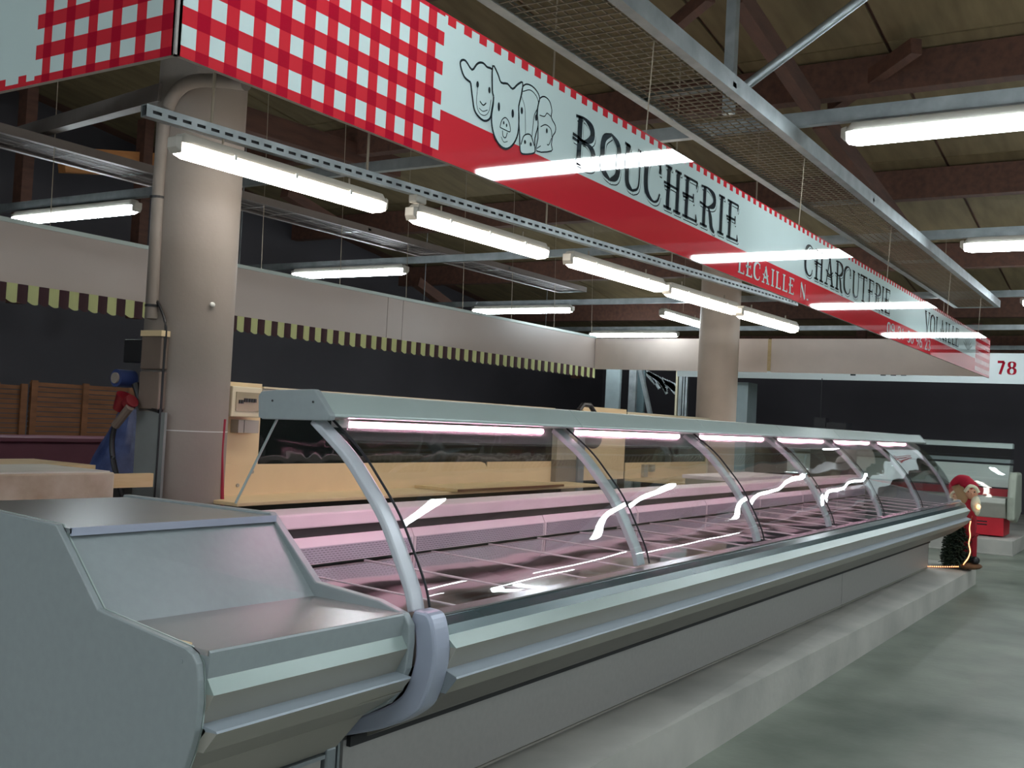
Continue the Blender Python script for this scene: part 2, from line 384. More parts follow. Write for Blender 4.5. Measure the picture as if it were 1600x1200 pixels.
# slotted rail
ra = Vector(ony((225, 172), 3.77)); rb = Vector(ony((1243, 496), 3.15)); rb.z = ra.z+.02
rail = thing('slotted_rail', tuple(ra), 'slotted galvanised strut rail carrying the warm tube lamps', 'rail')
d = (rb-ra); Ln = d.length; u = d.normalized(); sd = Vector((u.y, -u.x, 0))  # towards camera side
r_ = MB()
def railbox(t0, t1, s0, s1, z0, z1, m):
    P = [ra+u*t+sd*s for t, s in ((t0, s0), (t1, s0), (t1, s1), (t0, s1))]
    r_.hexa([p+Vector((0, 0, z0)) for p in P], [p+Vector((0, 0, z1)) for p in P], m)
railbox(0, Ln, -.022, .018, -.028, -.024, galv); railbox(0, Ln, -.022, .020, .022, .026, galv); railbox(0, Ln, -.022, -.018, -.028, .022, galv)
railbox(0, Ln, .018, .021, -.028, -.010, galv); railbox(0, Ln, .018, .021, .004, .022, galv)
n = int(Ln/.075)
for i in range(n+1):
    t = i*.075; railbox(t, min(t+.030, Ln), .018, .021, -.010, .004, galv)
railbox(0, Ln, .010, .011, -.020, .016, dark_m)
r_.build('channel', rail)
for i, t in enumerate((.35, 1.35, 3.0, 4.7, 6.2)):
    p = ra+u*t*Ln/7.2; MB().tube([p+Vector((0, 0, .02)), (p.x, p.y, 2.93 if False else zc(p.x))], .007, wire_m, 6).build('threaded_rod', rail)
jb = ra+u*(1.72)
b = MB().box((jb.x-.05, jb.y-.04, jb.z-.075), (jb.x+.045, jb.y+.02, jb.z-.028), lamp_g).build('junction_box', bev=.01); tag(b, 'small cream junction box between the first two warm lamps', 'junction box')
b = MB().tube(catmull([(jb.x+.05, jb.y-.03, jb.z-.08), (jb.x+.12, jb.y-.03, jb.z-.13), (jb.x+.2, jb.y-.03, jb.z-.09)]), .005, cream_p, 6).build('lamp_cable'); tag(b, 'short looped pale cable beside the junction box', 'cable')
# wire mesh tray over the sign
def tray(name, x0, x1, y0, y1, z, label, sx, sy, mesh_m, h=.075, rail_m=None):
    rail_m = rail_m or galv
    root = thing(name, (x0, (y0+y1)/2, z), label, 'cable tray')
    for y, s in ((y0, 1), (y1, -1)):
        MB().prism([(y, z), (y+s*.045, z), (y+s*.045, z+.006), (y+s*.006, z+.006), (y+s*.006, z+h), (y, z+h)], x0, x1, rail_m).build('side_rail', root)
    b = MB()
    n = int((x1-x0)/sx)
    for i in range(n+1):
        x = x0+i*sx; b.box((x-.0026, y0+.02, z+.008), (x+.0026, y1-.02, z+.0124), mesh_m)
    m = max(2, int((y1-y0)/sy))
    for j in range(m+1):
        y = y0+.03+(y1-y0-.06)*j/m; b.box((x0, y-.0026, z+.0124), (x1, y+.0026, z+.017), mesh_m)
    b.build('wire_mesh', root, kind='stuff')
    if rail_m is dull_m: MB().box((x0, y0+.008, z+.02), (x1, y1-.008, z+.024), mat('tray_floor', (84, 76, 74), .7)).build('tray_floor', root)
    for x in np.arange(x0+1.2, x1, 2.4):
        MB().box((x-.02, y0, z+.018), (x+.02, y1, z+.04), galv).build('cross_bracket', root)
    MB().box((x1-.04, y0, z), (x1, y1, z+.012), galv).build('end_rail', root)
    return root
tray('mesh_tray', .6, 12.0, 1.63, 2.08, 2.835, 'long wire mesh tray with galvanised edges hanging above the printed sign', .05, .05, wire_m)
tray('cable_tray', -1.0, 11.6, 6.33, 6.75, ony((600, 370), 6.33)[2], 'grey cable tray running above the plain back fascia', .3, .1, dull_m, .06, dull_m)
# brace beam top left
member('steel_beam', onx((-10, 222), 4.6), onx((258, 146), 3.55), .07, .09, dull_m, 'light steel beam slanting up to the large column at upper left', 'beam')
# timbers high on the left
member('timber_beam', ony((95, 250), 9.96), ony((420, 268), 9.96), .12, .26, pine_m, 'orange pine beam with knots far behind the large column', 'beam')
for i, px in enumerate((42, 228)):
    p = ony((px, 200), 9.9); member('timber_post', (p[0], p[1], 2.32), (p[0], p[1], zc(p[0])), .14, .12, wood_m, ['dark timber post high at the far left edge', 'dark timber post just left of the column conduit'][i], 'post')
member('timber_brace', ony((445, 300), 9.0), ony((545, 362), 9.0), .12, .12, wood_m, 'orange brown brace below the nearest warm lamp')
member('timber_brace', ony((330, 170), 7.6), ony((620, 262), 7.6), .12, .22, wood_m, 'dark timber member behind the gingham sign')
member('timber_brace', ony((650, 440), 9.5), ony((730, 500), 9.5), .12, .14, wood_m, 'faint timber brace above the back fascia middle')
for i, px in enumerate((905, 1000)):
    p = ony((px, 470), 10.2); member('timber_post', (p[0], p[1], 2.3), (p[0], p[1], zc(p[0])), .14, .14, wood_m, ['faint timber post behind the third warm lamp', 'faint timber post left of the far column'][i], 'post')
for i, px in enumerate((1350, 1530)):
    p = onx((px, 430), 17.5+i*.1); member('timber_post', (p[0], p[1], 2.6), (p[0], p[1], zc(p[0])), .14, .14, wood_m, ['dim timber post behind the far tray end', 'dim timber post above the far numbered board'][i], 'post')

# ------------------------------------------------------------------ printed signs (flat print as faces)
SY = 1.70; Z0, Z1 = 2.090, 2.487; XA, XB = 1.372, 11.9
PX = .0755
def cellsheet(xs, zs, fn, place, th, body):
    b = MB()
    for i in range(len(xs)-1):
        for j in range(len(zs)-1):
            m = fn((xs[i]+xs[i+1])/2, (zs[j]+zs[j+1])/2)
            b.add([place(xs[i], zs[j]), place(xs[i+1], zs[j]), place(xs[i+1], zs[j+1]), place(xs[i], zs[j+1])], [(0, 1, 2, 3)], m)
    return b
def rows(): return [2.113, 2.193, 2.273, 2.353, 2.433]
def gcut():
    z = [Z0]
    for r in rows(): z += [r, r+.043]
    z.append(Z1); return z
def isrow(z): return any(r < z < r+.043 for r in rows())
def ging(iscol, z):
    a = iscol; b = isrow(z)
    return s_white if (a and b) else (s_dred if (not a and not b) else s_red)
front = thing('shop_sign', (XA, SY, Z0), 'long printed butcher sign with red gingham, animal heads and BOUCHERIE', 'sign')
MB().box((XA, SY+.0005, Z0), (XB, SY+.012, Z1), fasc_m).build('backing_board', front)
# near gingham
xs = [XA]
for k_ in range(12): xs += [1.381+PX*k_, 1.381+PX*k_+.0405]
xs = xs[:-2]+[2.213, 2.2225, 2.249]
def c_near(x): return any(1.381+PX*q < x < 1.381+PX*q+.0405 for q in range(11))
def f_near(x, z):
    if x > 2.2225:
        if z < 2.113: return s_red
        if isrow(z): return s_white
        return s_red if z < 2.47 else s_red
    if x > 2.213 and isrow(z): return s_white
    return ging(c_near(x), z)
P_ = lambda x, z: (x, SY, z)
cellsheet(xs, gcut(), f_near, P_, 0, 0).build('gingham_print', front)
# centre
xs = [2.249]; x = 2.262
while x < 10.95: xs += [x, x+.038]; x += PX
xs.append(10.99)
cellsheet(xs, [Z0, 2.224, 2.459, 2.482, Z1], lambda x, z: s_red if (z < 2.224 or z > 2.482) else (s_red if z > 2.459 and ((x-2.262) % PX) < .038 else s_white), P_, 0, 0).build('printed_band', front)
xs = [10.99]; x = 11.0
while x < 11.85: xs += [x, x+.0405]; x += PX
xs.append(XB)
cellsheet(xs, gcut(), lambda x, z: ging(((x-11.0) % PX) < .0405 and x > 11.0, z), P_, 0, 0).build('gingham_print', front)
# left return face
left = thing('shop_sign', (XA, SY, Z0), 'short return face of the sign at upper left with gingham and white area', 'sign')
MB().box((XA+.0005, SY, Z0), (XA+.012, 4.4, Z1), fasc_m).build('backing_board', left)
ys = [SY, 1.712]
for q in range(6): ys += [1.746+.079*q, 1.746+.079*q+.048]
ys = [y for y in ys if y < 2.13]+[2.139, 2.165]
LR = [2.108+.0685*q for q in range(6)]
zs = [Z0]
for r in LR: zs += [r, r+.036]
zs = [z for z in zs if z < Z1]+[Z1]
def f_left(y, z):
    rw = any(r < z < r+.036 for r in LR)
    if y > 2.139: return s_white if rw else (s_red if z > 2.108 else s_red)
    cw = y < 1.712 or any(1.746+.079*q < y < 1.746+.079*q+.048 for q in range(6))
    return s_white if (rw and cw) else (s_dred if not rw and not cw else s_red)
PL = lambda y, z: (XA, y, z)
cellsheet(ys, zs, f_left, PL, 0, 0).build('gingham_print', left)
ys = [2.165]; y = 2.195
while y < 4.3: ys += [y, y+.03]; y += .079
ys.append(4.4)
cellsheet(ys, [Z0, 2.099, 2.115, 2.462, 2.478, Z1], lambda y, z: s_red if (z < 2.099 or z > 2.478) else (s_red if ((z < 2.115 or z > 2.462) and ((y-2.195) % .079) < .03) else s_white), PL, 0, 0).build('printed_band', left)
MB().box((XA-.003, SY-.002, Z0), (XA+.003, SY+.003, Z1), dull_m).build('corner_strip', left)

# lettering
def ribbon(b, pts, ws, m, off, place, smooth=True):
    if smooth and len(pts) > 2:
        q = [(*p, w_) for p, w_ in zip(pts, ws)]; q = catmull(q, 5); pts = [(a[0], a[1]) for a in q]; ws = [max(.0008, a[2]) for a in q]
    pts = [Vector(p) for p in pts]; vs = []; fs = []
    for i, p in enumerate(pts):
        d = (pts[min(i+1, len(pts)-1)]-pts[max(i-1, 0)]); d = d.normalized() if d.length > 1e-9 else Vector((1, 0)); nrm = Vector((-d.y, d.x))
        a = p+nrm*ws[i]/2; c = p-nrm*ws[i]/2; vs += [place(a.x, a.y, off), place(c.x, c.y, off)]
    for i in range(len(pts)-1): fs.append((2*i, 2*i+1, 2*i+3, 2*i+2))
    b.add(vs, fs, m)
T_, t_ = 1., .34
G = {  # strokes: (points, widths, smooth)
 'B': [([(.22, 0), (.22, 1)], [T_, T_], 0), ([(-.02, .97), (.45, 1.), (.86, .88), (.88, .68), (.5, .54), (.2, .54)], [t_, t_, T_, T_, t_, t_], 1), ([(.2, .54), (.6, .52), (.98, .40), (1., .16), (.6, .02), (-.02, .02)], [t_, t_, T_, T_, t_, t_], 1), ([(-.15, .58), (.2, .56)], [t_, t_], 0), ([(-.15, .5), (.2, .48)], [t_, t_], 0)],
 'O': [([(.5, .99), (.12, .82), (.06, .5), (.14, .16), (.5, .01)], [t_, T_, T_*1.1, T_, t_], 1), ([(.5, .99), (.88, .82), (.94, .5), (.86, .16), (.5, .01)], [t_, T_, T_*1.1, T_, t_], 1)],
 'U': [([(-.05, .98), (.3, .95)], [t_, t_], 0), ([(.14, 1.), (.14, .4), (.2, .12), (.5, .01)], [T_, T_, T_, t_], 1), ([(.9, 1.), (.9, .4), (.82, .12), (.5, .01)], [t_, t_, t_, t_], 1), ([(.75, .98), (1.05, .95)], [t_, t_], 0)],
 'C': [([(.92, .78), (.8, .95), (.5, 1.), (.14, .84), (.06, .5), (.14, .16), (.5, 0), (.8, .06), (.92, .24)], [t_, t_, t_, T_, T_*1.1, T_, t_, t_, t_], 1), ([(.9, .98), (.88, .7)], [t_*.6, T_*.7], 0)],
 'H': [([(.22, 0), (.22, 1)], [T_, T_], 0), ([(.8, 0), (.8, 1)], [T_, T_], 0), ([(-.02, .01), (.44, .01)], [t_, t_], 0), ([(.58, .01), (1.02, .01)], [t_, t_], 0), ([(.0, .99), (.4, .99)], [t_, t_], 0), ([(.62, .99), (1., .99)], [t_, t_], 0), ([(-.06, .58), (.8, .56)], [t_, t_], 0), ([(-.02, .5), (.3, .49)], [t_*.8, t_*.8], 0)],
 'E': [([(.24, 0), (.24, 1)], [T_, T_], 0), ([(0, .99), (.95, .99)], [t_, t_], 0), ([(.93, 1.), (.9, .82)], [T_*.6, t_*.5], 0), ([(0, .01), (.98, .01)], [t_, t_], 0), ([(.92, .18), (.96, 0)], [t_*.5, T_*.7], 0), ([(-.06, .55), (.7, .55)], [t_, t_], 0), ([(.7, .66), (.7, .44)], [t_, t_], 0), ([(-.02, .48), (.3, .48)], [t_*.8, t_*.8], 0)],
 'R': [([(.22, 0), (.22, 1)], [T_, T_], 0), ([(-.02, .98), (.45, 1.), (.88, .88), (.9, .66), (.5, .52), (.2, .52)], [t_, t_, T_, T_, t_, t_], 1), ([(.5, .52), (.68, .3), (.78, .05), (1., -.06)], [t_, T_, T_, t_], 1), ([(-.02, .01), (.46, .01)], [t_, t_], 0), ([(-.1, .55), (.22, .53)], [t_, t_], 0)],
 'I': [([(.5, 0), (.5, 1)], [T_, T_], 0), ([(.1, .01), (.9, .01)], [t_, t_], 0), ([(.1, .99), (.9, .99)], [t_, t_], 0)],
 'T': [([(.5, 0), (.5, 1)], [T_, T_], 0), ([(0, .98), (1, .98)], [t_*1.3, t_*1.3], 0), ([(.02, 1.), (.04, .82)], [T_*.5, t_*.4], 0), ([(.98, 1.), (.96, .82)], [T_*.5, t_*.4], 0), ([(.25, .01), (.75, .01)], [t_, t_], 0)],
 'A': [([(.5, 1), (.16, 0)], [t_, t_*1.4], 0), ([(.46, 1), (.82, 0)], [T_, T_], 0), ([(0, .01), (.34, .01)], [t_, t_], 0), ([(.6, .01), (1.02, .01)], [t_, t_], 0), ([(.12, .5), (.5, .36), (.85, .5)], [t_, t_, t_], 1), ([(.3, .3), (.7, .3)], [t_*.8, t_*.8], 0)],
 'V': [([(.14, 1), (.5, 0)], [T_, T_*.8], 0), ([(.86, 1), (.52, 0)], [t_, t_], 0), ([(0, .99), (.34, .99)], [t_, t_], 0), ([(.66, .99), (1, .99)], [t_, t_], 0)],
 'L': [([(.24, 0), (.24, 1)], [T_, T_], 0), ([(.02, .99), (.5, .99)], [t_, t_], 0), ([(0, .01), (.96, .01)], [t_, t_], 0), ([(.9, .2), (.95, 0)], [t_*.5, T_*.6], 0)],
 'N': [([(.14, 0), (.14, 1)], [t_, t_], 0), ([(.14, 1), (.86, 0)], [T_, T_], 0), ([(.86, 0), (.86, 1)], [t_, t_], 0)],
 '.': [([(.3, 0), (.3, .1)], [T_*1.2, T_*1.2], 0)],
 '0': [([(.5, .99), (.14, .8), (.08, .5), (.14, .2), (.5, .01), (.86, .2), (.92, .5), (.86, .8), (.5, .99)], [t_, T_, T_, T_, t_, T_, T_, T_, t_], 1)],
 '9': [([(.88, .66), (.6, .45), (.2, .5), (.1, .75), (.3, .97), (.7, .97), (.9, .75), (.86, .4), (.5, .01)], [t_, t_, T_, T_, t_, t_, T_, T_, t_], 1)],
 '6': [([(.8, .95), (.4, .8), (.12, .45), (.16, .15), (.5, .01), (.85, .15), (.88, .4), (.55, .56), (.15, .4)], [t_, T_, T_, T_, t_, T_, T_, t_, t_], 1)],
 '2': [([(.12, .75), (.3, .98), (.7, .97), (.88, .75), (.6, .4), (.1, .03)], [T_, t_, t_, T_, T_, t_], 1), ([(.08, .03), (.95, .03)], [T_*.7, T_*.7], 0)],
 '1': [([(.5, 0), (.5, 1)], [T_, T_], 0), ([(.2, .82), (.5, 1)], [t_, t_], 0)],
 '5': [([(.85, .97), (.25, .97)], [T_*.7, T_*.7], 0), ([(.25, .97), (.2, .58)], [t_, t_], 0), ([(.2, .58), (.6, .62), (.9, .4), (.8, .1), (.4, 0), (.1, .1)], [t_, t_, T_, T_, t_, t_], 1)],
 '3': [([(.15, .85), (.45, .99), (.82, .85), (.7, .6), (.4, .53)], [t_, t_, T_, T_, t_], 1), ([(.4, .53), (.8, .42), (.88, .18), (.5, 0), (.1, .12)], [t_, T_, T_, t_, T_], 1)],
 '7': [([(.05, .97), (.95, .97)], [T_, T_], 0), ([(.92, .97), (.4, 0)], [T_, T_], 0)],
 '8': [([(.5, .99), (.15, .86), (.2, .62), (.5, .53), (.8, .62), (.85, .86), (.5, .99)], [t_, T_, T_, t_, T_, T_, t_], 1), ([(.5, .53), (.1, .38), (.12, .12), (.5, .01), (.88, .12), (.9, .38), (.5, .53)], [t_, T_, T_, t_, T_, T_, t_], 1)],
}
def word(boxes, z0, z1, thick, m, shadow, parent, name='letter', place=None, yoff=0):
    place = place or (lambda x, z, o: (x, SY-o, z))
    for ch, xa, xb in boxes:
        b = MB()
        for dx, dz, kw, mm, off in (((.011, -.011, 0, m, .0006), (.0065, -.0065, .003, s_white, .0012)) if shadow else ())+((0, 0, 0, m, .0018),):
            for pts, ws, sm in G[ch]:
                P = [(xa+p[0]*(xb-xa)+dx, z0+p[1]*(z1-z0)+dz) for p in pts]
                ribbon(b, P, [q*thick+kw for q in ws], mm, off, place, bool(sm))
        b.build(name, parent)
B_ = [('B', 2.985, 3.11), ('O', 3.168, 3.31), ('U', 3.35, 3.485), ('C', 3.518, 3.665), ('H', 3.695, 3.85), ('E', 3.875, 4.02), ('R', 4.06, 4.215), ('I', 4.243, 4.33), ('E', 4.355, 4.495)]
word(B_, 2.250, 2.412, .030, s_black, 1, front)
word([('C', 5.49, 5.64), ('H', 5.67, 5.83), ('A', 5.86, 6.05), ('R', 6.08, 6.23), ('C', 6.25, 6.41), ('U', 6.45, 6.60), ('T', 6.63, 6.79), ('E', 6.83, 6.97), ('R', 7.01, 7.15), ('I', 7.18, 7.25), ('E', 7.28, 7.42)], 2.252, 2.412, .030, s_black, 1, front)
word([('V', 8.58, 8.78), ('O', 8.80, 8.98), ('L', 9.02, 9.16), ('A', 9.19, 9.40), ('I', 9.43, 9.51), ('L', 9.56, 9.70), ('L', 9.74, 9.88), ('E', 9.91, 10.06)], 2.255, 2.412, .030, s_black, 1, front)
wx = 4.515; bx = []
for ch, w_ in zip('LECAILLE', (.08, .08, .09, .105, .05, .08, .08, .08)): bx.append((ch, wx, wx+w_)); wx += w_+.0235
bx += [('N', 5.43, 5.525), ('.', 5.55, 5.585)]
word(bx, 2.118, 2.197, .019, s_white, 0, front)
wx = 7.37; bx = []
for ch in '09 21 50 96 23':
    if ch == ' ': wx += .075; continue
    bx.append((ch, wx, wx+.092)); wx += .118
word(bx, 2.118, 2.197, .020, s_white, 0, front)
# grey leaf mark after the last word
b = MB()
for q in range(7):
    t = math.radians(-60+q*20); cx_, cz_ = 10.55, 2.27
    ribbon(b, [(cx_, cz_), (cx_+.10*math.sin(t)*1.4, cz_+.06*math.cos(t)), (cx_+.2*math.sin(t)*1.4, cz_+.12*math.cos(t))], [.004, .025, .004], s_grey, .001, lambda x, z, o: (x, SY-o, z))
b.build('leaf_mark', front)
# animal heads: filled outlines traced on the sign plane
def zc6(p):
    q = ony((680+p[0]*.2, 60+p[1]*.2), SY); return (q[0], q[2])
def head(outline, w_, off, fill=True, inner=(), dots=()):
    b = MB(); pl = lambda x, z, o: (x, SY-o, z)
    P = [zc6(p) for p in outline]; Q = catmull(P+[P[0]], 3)[:-1]
    if fill:
        cxm = sum(p[0] for p in Q)/len(Q); czm = sum(p[1] for p in Q)/len(Q)
        vs = [pl(*p, off) for p in Q]+[pl(cxm, czm, off)]; n = len(Q)
        b.add(vs, [(i, (i+1) % n, n) for i in range(n)], s_white)
    ribbon(b, Q+[Q[0]], [w_]*(len(Q)+1), s_black, off+.0005, pl, False)
    for st, ww in inner:
        S_ = [zc6(p) for p in st]; ribbon(b, S_, [ww]*len(S_), s_black, off+.0009, pl)
    for (dx, dy, rx, ry) in dots:
        n = 12; vs = [pl(*zc6((dx+rx*math.cos(6.283*i/n), dy+ry*math.sin(6.283*i/n)+.2*rx*math.cos(6.283*i/n))), off+.0009) for i in range(n)]
        b.add(vs, [tuple(range(n))], s_black)
    return b.build('animal_head', front)
head([(275, 345), (225, 300), (196, 215), (200, 175), (235, 175), (285, 245), (320, 205), (345, 190), (375, 195), (405, 225), (440, 240), (462, 300), (460, 430), (440, 560), (425, 625), (385, 645), (340, 615), (305, 560), (290, 470)], .0065, .0006, inner=[([(330, 380), (320, 470), (325, 540), (350, 590), (390, 600), (420, 560), (432, 480)], .002), ([(345, 490), (372, 522), (395, 505)], .004), ([(340, 545), (370, 570), (405, 560)], .002)], dots=[(328, 360, 10, 26), (420, 405, 9, 26)])
head([(800, 520), (815, 470), (850, 455), (890, 490), (908, 560), (905, 620), (935, 680), (935, 730), (915, 765), (905, 830), (905, 880), (790, 880), (800, 780), (800, 650), (790, 590)], .0045, .0009, inner=[([(812, 600), (850, 610), (870, 585), (900, 610)], .003), ([(820, 690), (860, 675), (900, 710), (910, 780)], .003), ([(905, 780), (885, 830), (870, 830)], .003), ([(790, 860), (820, 840)], .003)], dots=[(868, 722, 7, 20)])
head([(650, 520), (668, 440), (680, 380), (710, 358), (755, 375), (795, 420), (812, 470), (800, 530), (795, 600), (800, 680), (775, 780), (775, 850), (770, 895), (700, 905), (665, 890), (658, 830), (655, 740), (648, 620)], .005, .0013, inner=[([(672, 455), (695, 540), (700, 650), (700, 745)], .002), ([(680, 415), (740, 405), (790, 460), (800, 530), (770, 600), (760, 680), (750, 770)], .003), ([(665, 830), (690, 760), (740, 755), (770, 840)], .004)], dots=[(672, 565, 9, 28), (785, 620, 9, 26), (697, 810, 8, 16), (742, 828, 8, 16)])
head([(452, 455), (442, 400), (445, 215), (485, 280), (510, 345), (560, 355), (600, 395), (640, 360), (678, 345), (672, 430), (648, 530), (650, 620), (642, 740), (610, 820), (560, 862), (510, 845), (465, 780), (440, 690), (436, 600), (448, 520)], .0065, .0017, inner=[([(500, 695), (515, 640), (545, 620), (572, 660), (580, 728), (540, 715), (500, 695)], .003), ([(520, 720), (525, 765), (545, 775), (558, 735)], .003), ([(510, 770), (530, 810), (560, 805)], .002)], dots=[(492, 535, 9, 36), (600, 588, 10, 34), (530, 660, 5, 14), (552, 680, 5, 14)])
# suspension wires
for i, px in enumerate(((1009, 214), (1248, 352), (1386, 432), (1480, 492), (1528, 524))):
    p = ony(px, SY+.006)
    b = MB().tube([(p[0], SY+.006, Z1-.01), (p[0], SY-.01, 2.84)], .0025, wire_m, 6).build('hanging_wire')
    tag(b, 'thin wire from mesh tray to sign, '+['nearest, above the lettering', 'second from the front', 'third from the front', 'fourth from the front', 'last near the sign end'][i], 'wire', 'wires holding the printed sign')
# plain back fascias (inside faces)
BY = 6.33
bf = thing('back_fascia', (-1, BY, 2.10), 'plain grey back fascia facing the stall, with aluminium top edge', 'fascia')
cuts = [-1.0, 1.6, 7.72, 7.95, XB]
for a, b in zip(cuts[:-1], cuts[1:]): MB().box((a+.003, BY, 2.105), (b-.003, BY+.02, 2.50), fasc_m).build('fascia_panel', bf)
MB().box((-1, BY-.012, 2.497), (XB, BY+.03, 2.525), alu_lt).build('top_rail', bf)
ff = thing('far_fascia', (XB, BY, 2.10), 'plain pinkish grey fascia closing the far end of the stall', 'fascia')
yj = onx((1205, 540), XB)[1]
for a, b in ((SY+.02, yj-.01), (yj+.03, BY-.01)): MB().box((XB-.02, a, 2.105), (XB, b, 2.495), mat('far_fascia_lit', (226, 212, 202), .35, var=.03)).build('fascia_panel', ff)  # paler than the back fascia, lamp light put into its colour
MB().box((XB-.025, yj-.01, 2.12), (XB-.005, yj+.03, 2.49), board_m).build('joint_batten', ff)
for i in range(9):
    x = 4.2+i*.95; b = MB().tube([(x, BY+.01, 2.52), (x, BY+.06, zc(x)-.1)], .003, wire_m, 5).build('hanging_wire')
    tag(b, 'thin wire holding the plain back fascia, '+['left of the large column', 'second', 'third', 'fourth', 'fifth', 'sixth', 'seventh', 'eighth', 'last near the corner'][i]+(' counted from the left' if 0 < i < 8 else ''), 'wire', 'wires holding the back fascia')
# valance strips hanging from the back fascia
va = thing('striped_valance', (3.8, BY-.01, 2.1), 'cream and maroon striped scalloped awning valance hung under the back fascia', 'valance')
def strip_mesh(m, nme):
    n = 5; b = MB(); w_ = .074; h_ = .105
    f = [(i*w_/n, -.006*math.sin(i*math.pi/n)) for i in range(n+1)]
    bot = [-h_-.012*math.sin(i*math.pi/n)-.014*i/n for i in range(n+1)]
    vs = [(x, y, 0) for x, y in f]+[(x, y, z) for (x, y), z in zip(f, bot)]+[(x, y+.003, 0) for x, y in f]+[(x, y+.003, z) for (x, y), z in zip(f, bot)]
    k_ = n+1; fs = []
    for i in range(n): fs += [(i, i+1, k_+i+1, k_+i), (2*k_+i+1, 2*k_+i, 3*k_+i, 3*k_+i+1), (k_+i, k_+i+1, 3*k_+i+1, 3*k_+i), (i+1, i, 2*k_+i, 2*k_+i+1)]
    fs += [(0, k_, 3*k_, 2*k_), (n, 2*k_+n, 3*k_+n, k_+n)]
    b.add(vs, fs, m); return b.mesh(nme)
ms = [strip_mesh(awn_w, 'cream_strip'), strip_mesh(awn_d, 'maroon_strip')]
x = 3.75; i = 0
while x < 11.85:
    o = bpy.data.objects.new('valance_strip', ms[i % 2]); col.objects.link(o); o.parent = va
    o.location = (x-3.8, -.02 + random.uniform(-.003, .003), .012); x += .0745; i += 1

# ------------------------------------------------------------------ display counter
XC0, XC1 = 2.33, 10.72
dc = thing('display_counter', (XC0, 2.0, .195), 'long refrigerated butcher display counter with curved glass front and pink tubes', 'display counter')
seams = [2.335, 3.76, 5.12, 6.40, 7.68, 8.99, 10.36]
arch = [(2.176, 1.378), (2.048, 1.284), (1.966, 1.20), (1.888, 1.107), (1.825, .999), (1.784, .92), (1.766, .862)]
AR = catmull(arch, 5)
def offs(P, d_):
    out = []
    for i, p in enumerate(P):
        a = P[max(i-1, 0)]; b = P[min(i+1, len(P)-1)]; t = Vector((b[0]-a[0], b[1]-a[1])).normalized(); nn = Vector((t.y, -t.x))
        out.append((p[0]+nn.x*d_, p[1]+nn.y*d_))
    return out
AO = offs(AR, .012)       # outwards
if AO[5][0] > AR[5][0]: AO = offs(AR, -.012); sg = -1
else: sg = 1
for i, x in enumerate(seams):
    inn = offs(AR, -sg*.022)
    MB().prism(AR+inn[::-1], x, x+(.055 if i == 0 else .066), mat('arch_grey', (190, 194, 200), .35, .1)).build('glass_arch', dc, bev=.005, smooth=False)
G1 = offs(AR, sg*.008); G2 = offs(AR, sg*.014)
gx = [2.395]+[s+.075 for s in seams[1:-1]]+[10.62]
for i in range(len(gx)-1):
    MB().prism(G1+G2[::-1], gx[i]+.004, gx[i+1]-.004, gl_front).build('glass_pane', dc, smooth=True, origin=(gx[i], 1.9, 1.1)).rotation_euler = (random.uniform(-.006, .006), random.uniform(-.003, .003), random.uniform(-.004, .004))
for i, x in enumerate(gx[:-1]):
    a = .0016 if i == 0 else .0006
    MB().prism(offs(AR, sg*.0075)+offs(AR, sg*.0145)[::-1], x-a+.002, x+a+.002, black_m).build('glass_seal', dc)
# canopy in sections
CP = [(2.361, 1.446), (2.150, 1.456), (2.142, 1.452), (2.083, 1.392), (2.083, 1.384), (2.11, 1.380), (2.344, 1.374)]
for i in range(len(gx)-1):
    a = 2.325 if i == 0 else gx[i]; b = 10.78 if i == len(gx)-2 else gx[i+1]
    MB().prism(CP, a+.0015, b-.0015, alu_lt).build('canopy_section', dc, bev=.002)
CE = [(2.372, 1.436), (2.360, 1.450), (2.30, 1.456), (2.150, 1.462), (2.140, 1.458), (2.078, 1.388), (2.082, 1.374), (2.10, 1.372), (2.350, 1.366), (2.366, 1.372)]
ec = MB().prism(CE, 2.30, 2.326, panel_m).build('canopy_end_cap', dc, bev=.003)
for px in ((425.5, 626), (489, 628)):
    p = onx(px, 2.299); MB().tube([(2.2985, p[1], p[2]), (2.301, p[1], p[2])], .0035, black_m, 10).build('screw', ec)
MB().prism(CE, 10.78, 10.80, panel_m).build('canopy_end_cap', dc, bev=.003)
for i in range(len(seams)-1):
    a, b = seams[i]+.13, seams[i+1]-.12
    MB().tube([(a, 2.16, 1.362), (b, 2.16, 1.362)], .010, pink_l, 10).build('pink_tube', dc, smooth=True)
    MB().box((a-.05, 2.145, 1.352), (a-.004, 2.175, 1.376), white_m).build('tube_holder', dc)
    MB().box((a, 2.12, 1.3735), (b, 2.22, 1.3745), white_m).build('tube_reflector', dc)
# front profile: zig-zag aluminium fascia, evaluated on the photo's section at px 840
def zz(px, py, y): return ony((px, py), y)[2]
fr = [(a, zz(840, b, a)) for a, b in ((1.755, 926), (1.735, 930), (1.70, 944), (1.690, 958), (1.655, 979), (1.688, 1004), (1.648, 1019), (1.645, 1022), (1.680, 1037), (1.81, 1056))]+[(1.95, .475)]
def front_strips(parent, fr, x0, x1, groups):
    for nm_, a, b, m in groups:
        P = fr[a:b+1]; back = [(min(q[0]+.035, 2.2) if q[0] < 1.79 else q[0], q[1]+(0 if q[0] < 1.79 else .03)) for q in P][::-1]
        MB().prism(P+back, x0, x1, m).build(nm_, parent)
front_strips(dc, fr, 2.39, XC1, [('glass_holder_rail', 0, 3, teal_m), ('upper_trim', 3, 4, trim_lt), ('recess_trim', 4, 5, alu_dk), ('bumper', 5, 7, bump_m), ('bumper_underside', 7, 8, alu_dk), ('lower_trim', 8, 10, low_m)])
